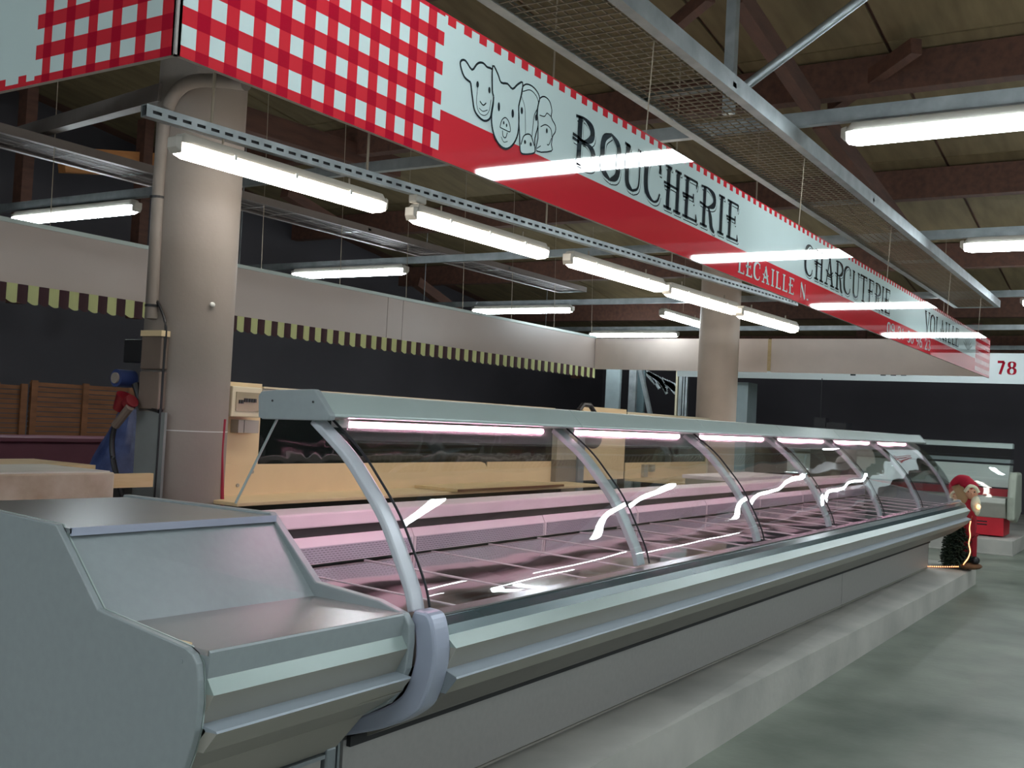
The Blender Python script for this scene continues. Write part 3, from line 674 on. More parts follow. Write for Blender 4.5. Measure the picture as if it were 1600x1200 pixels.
MB().box((2.36, 1.984, .444), (10.65, 1.999, .474), dark_m).build('shade_strip', dc)  # dark strip stands in for the shade above the base panel
MB().box((2.39, 1.735, .845), (XC1, 1.79, .85), steel).build('glass_seat', dc)
# far end plate and near end trim
far_out = [(1.745, .865)]+fr[1:]+[(2.6, .475), (2.62, 1.0)]
MB().prism(far_out, XC1, XC1+.025, panel_m).build('end_panel', dc, bev=.004)
MB().prism([(p[0], p[1]) for p in G1]+[(2.36, 1.374), (2.45, .87)], 10.66, 10.668, gl_clear).build('end_glass', dc)
tr_o = catmull([(1.752, .872), (1.70, .862), (1.678, .80), (1.675, .732), (1.699, .642), (1.735, .593), (1.842, .532), (2.05, .462)], 5)
tr_i = catmull([(2.05, .50), (1.88, .572), (1.80, .618), (1.765, .66), (1.742, .735), (1.745, .80), (1.762, .845)], 5)
MB().prism(tr_o+tr_i, 2.318, 2.392, plast).build('end_trim', dc, bev=.008, smooth=False)
MB().prism([fr[7], fr[6], fr[5], (1.72, fr[5][1]), (1.72, fr[8][1]), fr[8]], 2.386, 2.3905, alu).build('bumper_cap', dc)
# base
def bx_(a, b, m, name, par, **k_): return MB().box(a, b, m).build(name, par, **k_)
bs = [2.345, ony((1316, 900), 2.0)[0]/2+1.4, ony((1316, 900), 2.0)[0], 10.66]
bs = [2.345, ony((1316, 905), 2.0)[0], 10.66]
for a, b in zip(bs[:-1], bs[1:]):
    bx_((a+.003, 2.0, .215), (b-.003, 2.02, .462), base_m, 'base_panel', dc)
    bx_((a+.003, 1.997, .205), (b-.003, 2.02, .213), alu_dk, 'kick_strip', dc)
bx_((10.64, 2.0, .205), (10.662, 2.75, .47), base_m, 'base_end_panel', dc)
bx_((2.325, 2.0, .197), (2.335, 2.03, .46), alu, 'corner_post', dc); bx_((2.34, 2.01, .197), (2.36, 2.03, .46), dark_m, 'corner_gap', dc)
for x in np.arange(2.6, 10.6, .95):
    MB().tube([(x, 2.06, .195), (x, 2.06, .205)], .03, black_m, 10).tube([(x, 2.06, .2), (x, 2.06, .24)], .012, black_m, 8).build('foot', dc)
# interior
def dz(y): return .82+.03*(y-1.81)
inner_m = mat('dark_inner_band', (74, 66, 68), .5)
b0 = 2.40
x = 2.42-.0; st = [2.395, 2.69]; 
while st[-1] < 10.6: st.append(st[-1]+.425)
st[-1] = 10.65
for a, b in zip(st[:-1], st[1:]):
    t = random.uniform(-.002, .002)
    MB().hexa([(a+.002, 1.76, dz(1.76)-.004), (b-.002, 1.76, dz(1.76)-.004), (b-.002, 2.60, dz(2.60)-.004), (a+.002, 2.60, dz(2.60)-.004)],
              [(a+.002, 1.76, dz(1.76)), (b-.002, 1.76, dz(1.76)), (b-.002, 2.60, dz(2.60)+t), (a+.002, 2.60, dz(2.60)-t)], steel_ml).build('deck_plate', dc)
    bx_((b-.003, 1.765, dz(2.2)-.03), (b+.003, 2.6, dz(2.2)-.02), ledge_m, 'deck_rib', dc)
    MB().hexa([(b-.0022, 1.765, dz(1.765)), (b+.0022, 1.765, dz(1.765)), (b+.0022, 2.6, dz(2.6)), (b-.0022, 2.6, dz(2.6))], [(b-.0022, 1.765, dz(1.765)+.003), (b+.0022, 1.765, dz(1.765)+.003), (b+.0022, 2.6, dz(2.6)+.004), (b-.0022, 2.6, dz(2.6)+.004)], ledge_m).build('deck_seam', dc)
MB().box((2.39, 1.76, .70), (10.66, 2.62, .79), alu_dk).build('tub', dc)
xg = [2.38]; 
while xg[-1] < 10.6: xg.append(xg[-1]+1.04)
xg[-1] = 10.65
for a, b in zip(xg[:-1], xg[1:]):
    MB().box((a+.018, 2.60, .854), (b-.018, 2.603, .912), grille_m).build('grille_panel', dc)
    MB().prism([(2.603, .850), (2.603, .914), (2.62, .946), (2.625, .946), (2.61, .850)], a+.003, b-.003, ledge_m).build('grille_frame', dc)
MB().box((2.38, 2.63, .86), (10.66, 2.65, 1.0), dark_m).build('rear_gap', dc)
MB().box((2.38, 2.626, .93), (10.66, 2.629, .987), inner_m).build('dark_band', dc)
MB().box((2.36, 2.585, .984), (10.68, 2.76, 1.036), ledge_m).build('rear_ledge', dc, bev=.006)
MB().box((2.34, 2.70, .2), (10.68, 2.74, .982), base_m).build('rear_panel', dc)
MB().tube([onx((433, 655), 2.34), onx((368, 786), 2.34)], .004, alu_lt, 8).build('rear_stay', dc)

# ------------------------------------------------------------------ serving unit
U0, U1 = 1.57, 2.31
su = thing('serving_unit', (U0, 2.0, .195), 'grey laminate serving unit with sloping back and steel worktop joined to the counter', 'serving unit')
near = [onx(p, U0) for p in [(-14, 794), (98, 819), (163, 951), (300, 1010)]]
fr0 = [onx(p, U0) for p in [(311, 1020), (318, 1036), (320, 1062), (320, 1100), (315, 1140), (306, 1175), (297, 1200)]]
nearP = [(p[1], p[2]) for p in near]+[(p[1], p[2]) for p in fr0]
nearP = [(3.05, nearP[0][1]+.0)]+nearP
z_ = nearP[-1]; nearP += [(z_[0]+.06, z_[1]-.10), (z_[0]+.16, z_[1]-.17), (2.0, .46), (2.0, .20), (3.05, .20)]
MB().prism(nearP, U0-.018, U0, panel_m).build('side_panel', su, bev=.003)
edge = nearP[0:12]
for a, b in zip(edge[:-1], edge[1:]): pass
MB().prism([(q[0], q[1]+.001) for q in nearP[1:12]]+[(q[0]+.004, q[1]-.006) for q in nearP[1:12]][::-1], U0, U0+.004, alu_lt).build('panel_edging', su)
p = onx((283, 1033), U0-.018); MB().tube([(U0-.0195, p[1], p[2]), (U0-.017, p[1], p[2])], .006, panel_m, 12).build('screw_cap', su)
far = [onx(p, U1) for p in [(225, 775), (432, 800), (503, 908), (600, 936), (640, 957)]]
farP = [(p[1], p[2]) for p in far]
farP += [(onx((649, 975), U1)[1], onx((649, 975), U1)[2]), (1.735, .79), (1.74, .72), (1.765, .655), (1.80, .615), (1.88, .57), (2.05, .50), (2.05, .2), (3.05, .2)]
farP[0] = (2.95, farP[0][1])
MB().prism(farP, U1-.028, U1, panel_m).build('side_panel', su, bev=.004)
# shelf, nosing, back board, worktop
def L2(pn, pf): return ([U0, *pn], [U1-.028, *pf])
zt_n = ony((115, 826), 2.22)[2]
tn = onx((115, 826), U0+.005); tf = onx((430, 806), U1-.03)
def loft(a, b, m, name, th=.01, dirv=(0, 0, -1)):   # quad a(near0,near1) b(far0,far1)
    q = [a[0], b[0], b[1], a[1]]; d_ = Vector(dirv)*th
    return MB().hexa([Vector(p)+d_ for p in q], [Vector(p) for p in q], m).build(name, su)
zts = (tn[2]+tf[2])/2
loft([(U0, tn[1], tn[2]), (U0, 2.93, tn[2])], [(U1-.028, tf[1], tf[2]), (U1-.028, 2.93, tf[2])], mat('shelf_steel', (172, 176, 176), .28, .85, var=.06, scale=3), 'top_shelf', .012)
tn2 = onx((119, 838), U0+.005)
loft([(U0, tn[1]-.004, tn[2]+.002), (U0, tn[1]-.004, tn2[2])], [(U1-.028, tf[1]-.004, tf[2]+.002), (U1-.028, tf[1]-.004, tf[2]-.017)], plast, 'shelf_nosing', .01, (0, 1, 0))
bf_ = onx((491, 931), U1-.028)
bn = (U0, near[2][1]+bf_[1]-far[2][1], near[2][2]+bf_[2]-far[2][2])
loft([(U0, tn[1]+.012, tn2[2]), (U0, bn[1], bn[2])], [(U1-.028, tf[1]+.012, tf[2]-.017), (U1-.028, bf_[1], bf_[2])], panel_m, 'back_board', .012, (0, 1, 0))
wn = onx((328, 1016), U0+.005); wf = onx((630, 958), U1-.028)
loft([(U0, wn[1], wn[2]), (U0, bn[1]+.02, bn[2])], [(U1-.028, wf[1], wf[2]), (U1-.028, bf_[1]+.02, bf_[2])], mat('satin_worktop', (196, 190, 188), .24, .8, var=.03), 'worktop', .012)
MB().box((U0+.02, 2.30, .3), (U1-.04, 2.95, tf[2]-.03), alu_dk).build('cabinet_body', su)
def zu(py, y): return ony((400, py), y)[2]
YU = (wn[1]+wf[1])/2
fu = [(YU, zu(999, YU)), (YU-.004, zu(1003, YU-.004)), (YU, zu(1040, YU)), (YU-.022, zu(1067, YU-.022)), (YU+.015, zu(1104, YU+.015)), (YU-.035, zu(1121, YU-.035)), (YU-.038, zu(1125, YU-.038)), (YU+.0, zu(1147, YU)), (YU+.13, zu(1168, YU+.13)), (1.97, .465)]
if 0: print('UNIT', [tuple(round(q, 3) for q in p) for p in fu], 'near', [(round(a_, 3), round(b_, 3)) for a_, b_ in nearP])
P0 = fu[0]; dn = (wn[1]-P0[0], wn[2]-P0[1]); df = (wf[1]-P0[0], wf[2]-P0[1])
xm_ = ony((400, 999), YU)[0]
for nm_, a, b, m in [('worktop_fascia', 0, 2, panel_m), ('upper_trim', 2, 3, trim_lt), ('recess_trim', 3, 4, alu_dk), ('bumper', 4, 6, bump_m), ('bumper_underside', 6, 7, alu_dk), ('lower_trim', 7, 9, alu_dk)]:
    P = fu[a:b+1]; Q = P+[(min(q[0]+.035, 2.2) if q[0] < 1.85 else q[0], q[1]-.002+(0 if q[0] < 1.85 else .03)) for q in P][::-1]
    k1 = 1. if a < 7 else .3
    x0_, x1_ = U0+.003, U1-.028
    def sh(q, d_, x): return (x, q[0]+d_[0]*k1, q[1]+d_[1]*k1-.001)
    vs = [sh(q, dn, x0_) for q in Q]+[sh(q, df, x1_) for q in Q]; n = len(Q)
    MB().add(vs, [(i, (i+1) % n, n+(i+1) % n, n+i) for i in range(n)]+[tuple(range(n-1, -1, -1)), tuple(range(n, 2*n))], m).build(nm_, su)
MB().box((U0+.01, 1.975, .2), (U1-.08, 1.99, .445), base_m).build('base_door', su, bev=.004)
MB().box((U0+.01, 1.962, .447), (U1-.08, 1.99, .458), alu).build('door_rail', su)
MB().box((U1-.07, 1.965, .2), (U1-.03, 2.0, .47), alu).build('corner_post', su, bev=.006)
MB().box((U0+.01, 2.0, .2), (U1-.03, 2.2, .47), dark_m).build('base_recess', su)
def wz(y): return wn[2]+(bn[2]-wn[2])*(y-wn[1])/(bn[1]+.02-wn[1])
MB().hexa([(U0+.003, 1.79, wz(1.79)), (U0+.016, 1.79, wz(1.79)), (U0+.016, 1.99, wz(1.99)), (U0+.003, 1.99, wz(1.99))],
          [(U0+.003, 1.79, wz(1.79)+.004), (U0+.016, 1.79, wz(1.79)+.004), (U0+.016, 1.99, wz(1.99)+.004), (U0+.003, 1.99, wz(1.99)+.004)], cream_m).build('edge_reflection', su, label='yellowish strip painting a reflection along the panel edge')  # cream strip stands in for a reflection beside the panel

# ------------------------------------------------------------------ electrical on column
XE = 3.52
def pe(x_, y_, X=XE): return onx((x_, y_), X)
o = MB().tube(catmull([pe(238, 498), pe(241, 440), pe(246, 340), pe(252, 250), pe(260, 185), pe(275, 145), pe(300, 128), pe(340, 126), pe(385, 131)], 6), .034, col_m, 16).build('conduit', smooth=True)
tag(o, 'thick grey painted conduit running up the large column and bending over', 'conduit')
for i, (x_, y_) in enumerate(((239, 478), (247, 309), (246, 185))[:2]):
    p = pe(x_, y_); b = MB().tube([(p[0], p[1], p[2]-.006), (p[0], p[1], p[2]+.006)], .04, black_m, 14).build('cable_tie'); b.parent = o; b.name = 'cable_tie'
def ebox(name, a, b, m, label, cat, X0=3.50, X1=3.545, bev=.006):
    p = onx(a, X0); q = onx(b, X0)
    r = MB().box((X0, p[1], p[2]), (X1, q[1], q[2]), m).build(name, bev=bev); return tag(r, label, cat)
tbx = ebox('trunking_box', (222, 519), (250, 577), box_m, 'taupe trunking box at the foot of the conduit', 'box')
ebox('trunking_cover', (218, 580), (246, 640), box_m, 'lower taupe cover below the trunking box on the column', 'cover')

ebox('meter_box', (194, 530), (221, 567), black_m, 'dark meter box left of the taupe trunking', 'meter', 3.50, 3.6)
p = onx((220, 516), 3.49); q = onx((252, 525), 3.49); MB().box((3.49, p[1], p[2]), (3.545, q[1], q[2]), cream_m).build('end_cap', tbx, label='yellowish end cap')
p = pe(202, 592); b = MB().tube([(3.44, p[1], p[2]), (3.54, p[1], p[2])], .045, sock_m, 16).tube([(3.43, p[1], p[2]), (3.441, p[1], p[2])], .028, col_m, 16).build('power_socket', smooth=True); tag(b, 'round blue industrial socket beside the trunking', 'socket')
b = MB().tube([pe(212, 600), pe(222, 632), pe(250, 640)], .02, black_m, 10).build('socket_bracket'); tag(b, 'dark bracket joining blue socket to the column', 'bracket')
b = MB().tube([pe(196, 618, 3.45), pe(186, 640, 3.45)], .04, plug_m, 16, rs=[.045, .032]).tube([pe(207, 626, 3.45), pe(200, 632, 3.45)], .035, plug_m, 14).build('power_plug', smooth=True); tag(b, 'red industrial plug hanging below the blue socket', 'plug')
b = MB().tube(catmull([pe(203, 636, 3.43), pe(188, 655, 3.43), pe(180, 665, 3.43)]), .022, box_m, 10).tube(catmull([pe(180, 662, 3.43), pe(175, 690, 3.43), pe(178, 725, 3.43), pe(188, 765, 3.43), pe(196, 800, 3.43)]), .014, black_m, 10).build('power_cable', smooth=True); tag(b, 'black cable curving down from the red plug', 'cable')
b = MB().tube(catmull([pe(240, 462), pe(250, 480), pe(259, 510), pe(256, 560), pe(251, 640), pe(246, 720), pe(240, 800)]), .007, black_m, 8).build('thin_cable', smooth=True); tag(b, 'thin dark cable down the face of the large column', 'cable')
p0 = onx((213, 642), 3.515); p1 = onx((252, 790), 3.515)
b = MB().box((3.515, p0[1], .2), (3.53, p1[1]+.02, p0[2]), mat('column_side_grey', (118, 122, 122), .5)).build('column_side_strip'); b.location.x += .004; tag(b, 'grey strip along the left lower side of the large column', 'sheet')  # thin grey box along the column's left lower side
b = MB().tube(catmull([ony((350, 655), 4.2), ony((346, 700), 4.2), ony((346, 740), 4.2), ony((347, 800), 4.2)]), .012, redd_m, 10).build('red_hose', smooth=True); tag(b, 'dark red hose hanging at the right side of the large column', 'hose')

# ------------------------------------------------------------------ back workbench wall inside the stall
YB = 4.36
def yb(x_, y_, y=YB): return ony((x_, y_), y)
wu = thing('wash_bench', (4.0, YB, .195), 'cream workbench with splashback and long dark window panel behind the counter', 'workbench')
x0 = 3.985; xE = yb(862, 700)[0]; zt = yb(410, 603)[2]; zs_ = yb(404, 725)[2]; zb = yb(404, 772)[2]
yf = onz((404, 784), zb)[1]
MB().box((x0, YB, zb), (yb(404, 700)[0], YB+.02, zt+.01), cream_m).build('end_board', wu)
MB().box((yb(404, 700)[0]+.004, YB+.004, zs_), (xE, YB+.01, zt-.03), gl_smoke).build('window_pane', wu)
MB().box((yb(404, 700)[0]+.004, YB+.02, zs_-.02), (xE, YB+.03, zt-.03), dark_m).build('dark_backing', wu)
for q in range(2): MB().box((yb(404, 700)[0], YB-.01-.006*q, zt-.028+.014*q), (xE, YB+.03, zt-.018+.014*q), alu_dk if q == 0 else cream_p).build('top_rail', wu)
xm = yb(760, 740)[0]
rc = [(xm-.10, zs_), (xm-.05, zs_-.01), (xm-.015, zs_-.04), (xm, zs_-.09)]
b = MB(); prof = [(x0, zb), (xm, zb)]+rc[::-1]+[(x0, zs_)]
b.prism(prof, YB-.014, YB-.002, cream_m, 'y'); b.build('splashback', wu)
MB().box((xm, YB-.004, zb), (xE, YB+.004, zs_-.002), cream_m).build('splashback', wu)
MB().box((x0-.2, yf, zb-.02), (yb(870, 700)[0]+.1, YB, zb), cream_m).build('benchtop', wu, bev=.004)
MB().box((x0, yf+.25, .2), (xE, yf+.27, zb-.02), dark_m).build('bench_front', wu)
ba = onz((712, 768), zb+.005); bb_ = onz((868, 760), zb+.005)
b = MB().box((ba[0], yf-.05, zb+.002), (bb_[0]+.1, yf+.30, zb+.022), board_m).box((ba[0], yf-.052, zb+.003), (bb_[0]+.1, yf-.05, zb+.019), slat_m).build('cutting_board', bev=.0); tag(b, 'pale wooden board with dark front edge lying on the cream workbench', 'board')
# knobs on end board
for px in ((391, 737), (368, 758)):
    p = yb(*px); MB().tube([(p[0], YB-.02, p[2]), (p[0], YB, p[2])], .010, alu_dk, 10).build('knob', wu)
# distribution box
db = thing('distribution_box', yb(388, 655), 'cream distribution box with row of breakers beside the large column', 'electrical box')
p = yb(366, 603, YB-.11); q = yb(410, 653, YB-.11)
MB().box((p[0], YB-.10, q[2]), (q[0], YB, p[2]), cream_p).build('case', db, bev=.006)
w_ = q[0]-p[0]; h_ = p[2]-q[2]
MB().box((p[0]+.12*w_, YB-.105, q[2]+.2*h_), (q[0]-.1*w_, YB-.10, p[2]-.18*h_), mat('smoked_cover', (150, 140, 112), .2)).build('cover', db)
for i in range(7):
    xx = p[0]+w_*(.2+.085*i); MB().box((xx, YB-.110, q[2]+h_*(.5-(.06 if i < 2 else 0))), (xx+w_*.06, YB-.105, q[2]+h_*(.62-(.06 if i < 2 else 0))), black_m).build('breaker', db)
p = yb(373, 656, YB-.06); q = yb(404, 677, YB-.06)
b = MB().box((p[0], YB-.06, q[2]), (q[0], YB-.001, p[2]), alu_dk).box((p[0]+.04, YB-.062, q[2]), (p[0]+.043, YB-.06, p[2]), dark_m).build('socket_block', bev=.003); tag(b, 'grey double socket block below the distribution box', 'socket')
# middle cabinet and second panel
p = yb(864, 650); q = yb(905, 790)
b = thing('store_cabinet', (p[0], YB, .2), 'grey and cream cabinet panels standing between the two dark window panels', 'cabinet')
MB().box((xE+.003, YB-.05, yb(870, 718)[2]), (yb(900, 650)[0], YB, zt-.02), mat('pale_grey_panel', (166, 160, 142), .5)).build('upper_panel', b)
MB().box((xE+.003, YB-.05, .2), (yb(896, 650)[0], YB, yb(870, 718)[2]-.003), mat('mid_grey_panel', (120, 112, 100), .5)).build('lower_panel', b)
MB().box((yb(896, 650)[0]+.001, YB-.07, .2), (yb(905, 650)[0], YB, zt-.02), alu).build('steel_edge', b)
MB().box((yb(906, 650)[0], YB-.03, zb), (yb(974, 650)[0], YB, yb(940, 637)[2]), cream_m).build('cream_panel', b)
pp = yb(927, 685, YB-.032)
n = 24; vs = [(pp[0]+.16*math.cos(6.283*i/n), YB-.034, pp[2]+.09*math.sin(6.283*i/n)) for i in range(n)]
MB().add(vs+[(v[0], v[1]+.004, v[2]) for v in vs], [tuple(range(n)), tuple(range(n, 2*n))]+[(i, (i+1) % n, n+(i+1) % n, n+i) for i in range(n)], mat('dark_oval', (52, 46, 42), .4)).build('oval_opening', b)
pp = yb(925, 637, 4.0); b = MB().tube([(pp[0]-.13, 4.05, pp[2]-.03), (pp[0]-.06, 4.05, pp[2]+.02), (pp[0]+.06, 4.05, pp[2]+.02), (pp[0]+.16, 4.05, pp[2]-.05)], .02, black_m, 8).build('black_handle', smooth=True); tag(b, 'curved black handle showing above the canopy middle', 'handle')  # only a curved black handle is modelled
w2 = thing('window_screen', (yb(978, 700)[0], YB, zb), 'second dark window panel with cream splash and sockets farther along', 'screen')
xa, xb2 = yb(977, 700)[0], yb(1103, 700)[0]
MB().box((xa, YB+.004, yb(1040, 722)[2]), (xb2, YB+.01, zt-.02), gl_smoke).build('window_pane', w2)
MB().box((xa, YB+.03, yb(1040, 722)[2]), (xb2, YB+.04, zt-.02), dark_m).build('dark_backing', w2)
MB().box((xa, YB-.01, zt-.01), (xb2, YB+.03, zt+.012), cream_p).build('top_rail', w2)
MB().box((xb2, YB-.01, zb), (xb2+.05, YB+.03, zt+.012), cream_p).build('end_post', w2)
MB().box((xa, YB-.01, zb), (xb2, YB, yb(1040, 722)[2]), cream_m).build('splashback', w2)
for px in (1004, 1015): 
    p = yb(px, 732); MB().box((p[0]-.05, YB-.04, p[2]-.03-(.05 if px == 1004 else 0)), (p[0]+.04, YB-.01, p[2]+.04), alu_dk).build('socket', w2)
MB().box((xa, 3.75, zb-.02), (xb2+.3, YB-.01, zb), cream_m).build('benchtop', w2)
b = MB().box((8.1, 3.0, 1.0), (9.6, 3.45, 1.03), ledge_m).build('white_board', bev=.003); tag(b, 'white board lying flat behind the counter in pink light', 'board'); b.location.z = -.0
b2 = MB().box((8.1, 3.02, .2), (9.6, 3.42, .999), alu_dk).build('low_cabinet'); tag(b2, 'low grey cabinet under the white board behind the counter', 'cabinet')

# ------------------------------------------------------------------ far left goods
YW = 4.0
a = ony((-30, 740), YW); q = ony((180, 738), YW)
wp = thing('wrapped_stack', (0, YW, .2), 'film wrapped pale stack with cream mottled sides at left behind the serving unit', 'stack')
MB().box((a[0]-.3, YW, .2), (q[0], YW+.5, q[2]), marb_m).build('wrapped_body', wp, bev=.008)
MB().box((a[0]-.3, YW+.01, q[2]), (q[0]-.02, YW+.49, q[2]+.006), mat('film_top', (208, 208, 200), .4)).build('film_top', wp)
ps = thing('plank_stack', (q[0], YW+.3, .2), 'pale sawn planks lying beside the wrapped stack', 'planks')
for i in range(4):
    MB().box((q[0]-.45, YW+.52+i*.13, q[2]-.03), (q[0]+.28, YW+.64+i*.13, q[2]-.004), board_m).build('plank', ps)
MB().box((q[0]+.02, YW+.05, q[2]-.075), (q[0]+.25, YW+.08, q[2]-.012), board_m).build('plank', ps)
MB().box((q[0]+.02, YW+.30, .2), (q[0]+.22, YW+.5, q[2]-.09), rust_m).build('trestle', ps)
cb = [ony(p, 5.4) for p in ((146, 722), (215, 722), (215, 640), (188, 660))]
cb = [cb[0], cb[1], cb[2], cb[3]]
n = 10; b = MB(); base_c = (cb[0][0]+cb[1][0])/2
vs = []; fs = []
for j in range(7):
    t = j/6; zz_ = .9+(cb[2][2]-.9)*t; r_w = .16*(1-t)+.045*t; cxx = base_c+(cb[2][0]-base_c)*t*.75
    for i in range(16):
        an = 6.283*i/16; rr = r_w*(1+.1*math.sin(5*an+j)); vs.append((cxx+rr*math.cos(an), 5.45+rr*math.sin(an), zz_))
for j in range(6):
    for i in range(16): fs.append((j*16+i, j*16+(i+1) % 16, (j+1)*16+(i+1) % 16, (j+1)*16+i))
fs += [tuple(range(16)), tuple(range(96, 112))]
o = b.add(vs, fs, blue_m).build('blue_tarp', smooth=True); tag(o, 'blue crumpled tarpaulin draped to a peak beside the large column', 'tarpaulin')
b = MB().box((base_c-.2, 5.3, .2), (base_c+.2, 5.65, .9), dark_m).build('dark_crate'); tag(b, 'dark crate beneath the blue tarpaulin', 'crate')
YF = 7.2
mb = ony((-20, 685), YF-.5); mq = ony((170, 685), YF-.5)
b = thing('maroon_counter', (mb[0], YF-.5, 0), 'long dark maroon counter front below the slatted wood panels', 'counter')
MB().box((mb[0]-.6, YF-.5, 0), (mq[0]+.5, YF-.1, mq[2]-.03), maroon_m).build('body', b)
MB().box((mb[0]-.6, YF-.55, mq[2]-.03), (mq[0]+.5, YF-.08, mq[2]), maroon_m).build('top', b, bev=.006)
def fence(px0, px1, label):
    p = ony((px0, 596), YF); q = ony((px1, 684), YF); t = thing('wood_fence_panel', (p[0], YF, q[2]), label, 'fence panel')
    n = 11; h_ = (p[2]-q[2])/n
    for i in range(n): MB().box((p[0], YF, q[2]+h_*i+.004), (q[0], YF+.012, q[2]+h_*(i+1)-.003), slat_m).build('slat', t)
    for xx in (p[0], (p[0]+q[0])/2-.02, q[0]-.05): MB().box((xx, YF-.02, q[2]), (xx+.05, YF-.001, p[2]+.01), slat_m).build('upright', t)
fence(-60, 36, 'slatted brown wood panel cut by the left picture edge'); fence(48, 204, 'slatted brown wood panel standing on the maroon counter line')

# ------------------------------------------------------------------ far end: posts, numbered board, second counter
XF = 14.6
nb = thing('numbered_board', (XF, 4, 2.17), 'long white stall board with red number 78 at the far end', 'sign')
z0_ = onx((1475, 597.5), XF)[2]; z1_ = onx((1547, 551.7), XF)[2]; yl = onx((1058, 580), XF)[1]
MB().box((XF, .6, z0_), (XF+.02, yl, z1_), mat('white_board_face', (206, 216, 216), .35, var=.01)).build('board', nb)
def pl78(x, z, o): return (XF-o, -x, z)
y7 = onx((1558, 575), XF)[1]; y8 = onx((1571, 575), XF)[1]; y9 = onx((1587, 575), XF)[1]
zb7 = onx((1571, 585), XF)[2]; zt7 = onx((1571, 565), XF)[2]
word([('7', -y7, -y8-.01), ('8', -y8+.03, -y9)], zb7, zt7, .032, s_dred, 0, nb, 'digit', pl78)
for pxx in (1333, 1380, 1396, 1412):
    p = onx((pxx, 583.5), XF); MB().box((XF-.003, p[1]-.035, p[2]-.03), (XF-.001, p[1]+.035, p[2]+.06), s_black).build('printed_mark', nb)
def fp(a, b, m, name, label, cat, X=15.5, th=.06, foot=True):
    p = onx(a, X); q = onx(b, X); my = (a[1]+min(b[1], 660))/2
    p = (X, onx((a[0], my), X)[1], p[2]); q = (X, onx((b[0], my), X)[1], q[2])
    o = MB().box((X, p[1], .0 if foot and X < 14.8 else (.19 if foot else q[2])), (X+th, q[1], p[2]), m).build(name); return tag(o, label, cat)
gp_m = mat('pale_steel_panel', (150, 164, 166), .45, .3)
fp((946, 560), (968, 700), gp_m, 'steel_screen', 'broad pale steel panel beyond the valance end', 'panel')
fp((982, 560), (993, 700), galv, 'steel_post', 'narrow galvanised post right of the pale steel panel', 'post')
fp((994, 560), (1006, 700), mat('teal_panel', (86, 104, 108), .5), 'teal_panel', 'dark teal panel behind the diagonal strut', 'panel', 15.7)
member('steel_strut', onx((999, 570), 15.3), onx((1040, 755), 15.3), .06, .06, galv, 'diagonal galvanised strut left of the shutter posts', 'strut')
for i, (x0_, x1_) in enumerate(((1055, 1058), (1060, 1065), (1066.5, 1069), (1070.5, 1073.5))):
    fp((x0_, 572), (x1_, 700), galv if i else cream_p, 'shutter_post', 'slender shutter post left of the far column, '+['outermost cream one', 'widest of the four', 'third from left', 'rightmost'][i], 'post', 15.4)
fp((1148, 597), (1168, 700), gp_m, 'grey_cabinet', 'grey cabinet just right of the far column', 'cabinet', 15.0, .4)
pf = MB(); 
for i in range(14):
    p0 = Vector(onx((1005+i*3.6, 578+i*1.6), 16)); ang = random.uniform(.4, 1.2)
    pf.bar(p0, p0+Vector((0, -.35*math.cos(ang), -.3*math.sin(ang))), .02, .05, galv)
o = pf.build('plastic_film'); tag(o, 'torn pale plastic film hanging behind the diagonal strut', 'film', kind='stuff')
fp((1272, 652), (1290, 668), black_m, 'black_device', 'small black device on a thin cord above the canopy', 'device', 14.2, .15, False)
fp((1291, 660), (1322, 672), black_m, 'black_cash_till', 'black till with shiny top above the far canopy', 'till', 14.2, .3, False)
fp((1268, 672.3), (1330, 700), wall_m, 'dark_stand', 'dark stand under the black till behind the far canopy', 'stand', 14.2, .35)
p = onx((1282, 652), 14.25); b = MB().tube([p, (p[0], p[1], z0_)], .006, black_m, 6).build('power_flex'); tag(b, 'thin dark flex hanging from the numbered board', 'cable')
# second counter, faces the camera, red base
XS = 15.1
c2 = thing('glass_counter', (XS, 2.2, .19), 'smaller glass display counter on red base at the far right', 'display counter')
yr = onx((1577, 697), XS)[1]; y_l = 5.0
zcn = onx((1576, 694), XS)[2]; zbt = onx((1530, 776), XS)[2]; zbb = onx((1530, 808), XS)[2]
MB().prism([(XS+.32, zcn), (XS+.38, zcn+.01), (XS+.5, zcn), (XS+.5, zcn-.06), (XS+.32, zcn-.06)], yr, y_l, alu_lt, 'y').build('canopy', c2)
gpf = catmull([(XS+.34, zcn-.05), (XS+.18, zcn-.22), (XS+.08, zcn-.42), (XS+.04, zbt)], 5)
MB().prism(gpf+[(x_+.006, z_) for x_, z_ in gpf][::-1], yr+.01, y_l, gl_clear, 'y').build('glass_pane', c2, smooth=True)
MB().prism([(XS, zbt), (XS-.02, zbt-.07), (XS+.02, zbt-.12), (XS+.12, zbb), (XS+.7, zbb), (XS+.7, zbt)], yr+.02, y_l, mat('pale_grey_plastic', (170, 172, 162), .45), 'y').build('front_fascia', c2, bev=.01)
MB().box((XS+.12, yr+.05, .21), (XS+.7, y_l, zbb), red_m).build('base_panel', c2)
for q in (.55, .72): MB().box((XS+.115, yr+.25, .21+(zbb-.21)*q), (XS+.121, yr+.75, .21+(zbb-.21)*(q+.07)), black_m).build('vent_slot', c2)
MB().box((XS+.55, yr+.02, zbt), (XS+.6, y_l, zbt+.10), red_m).build('red_shelf', c2)
MB().box((XS+.6, yr+.02, zbt+.12), (XS+.62, y_l, zbt+.42), white_m).build('white_back', c2)
MB().box((XS+.58, yr+.02, zbt+.45), (XS+.66, y_l, zbt+.50), alu).build('rear_ledge', c2)
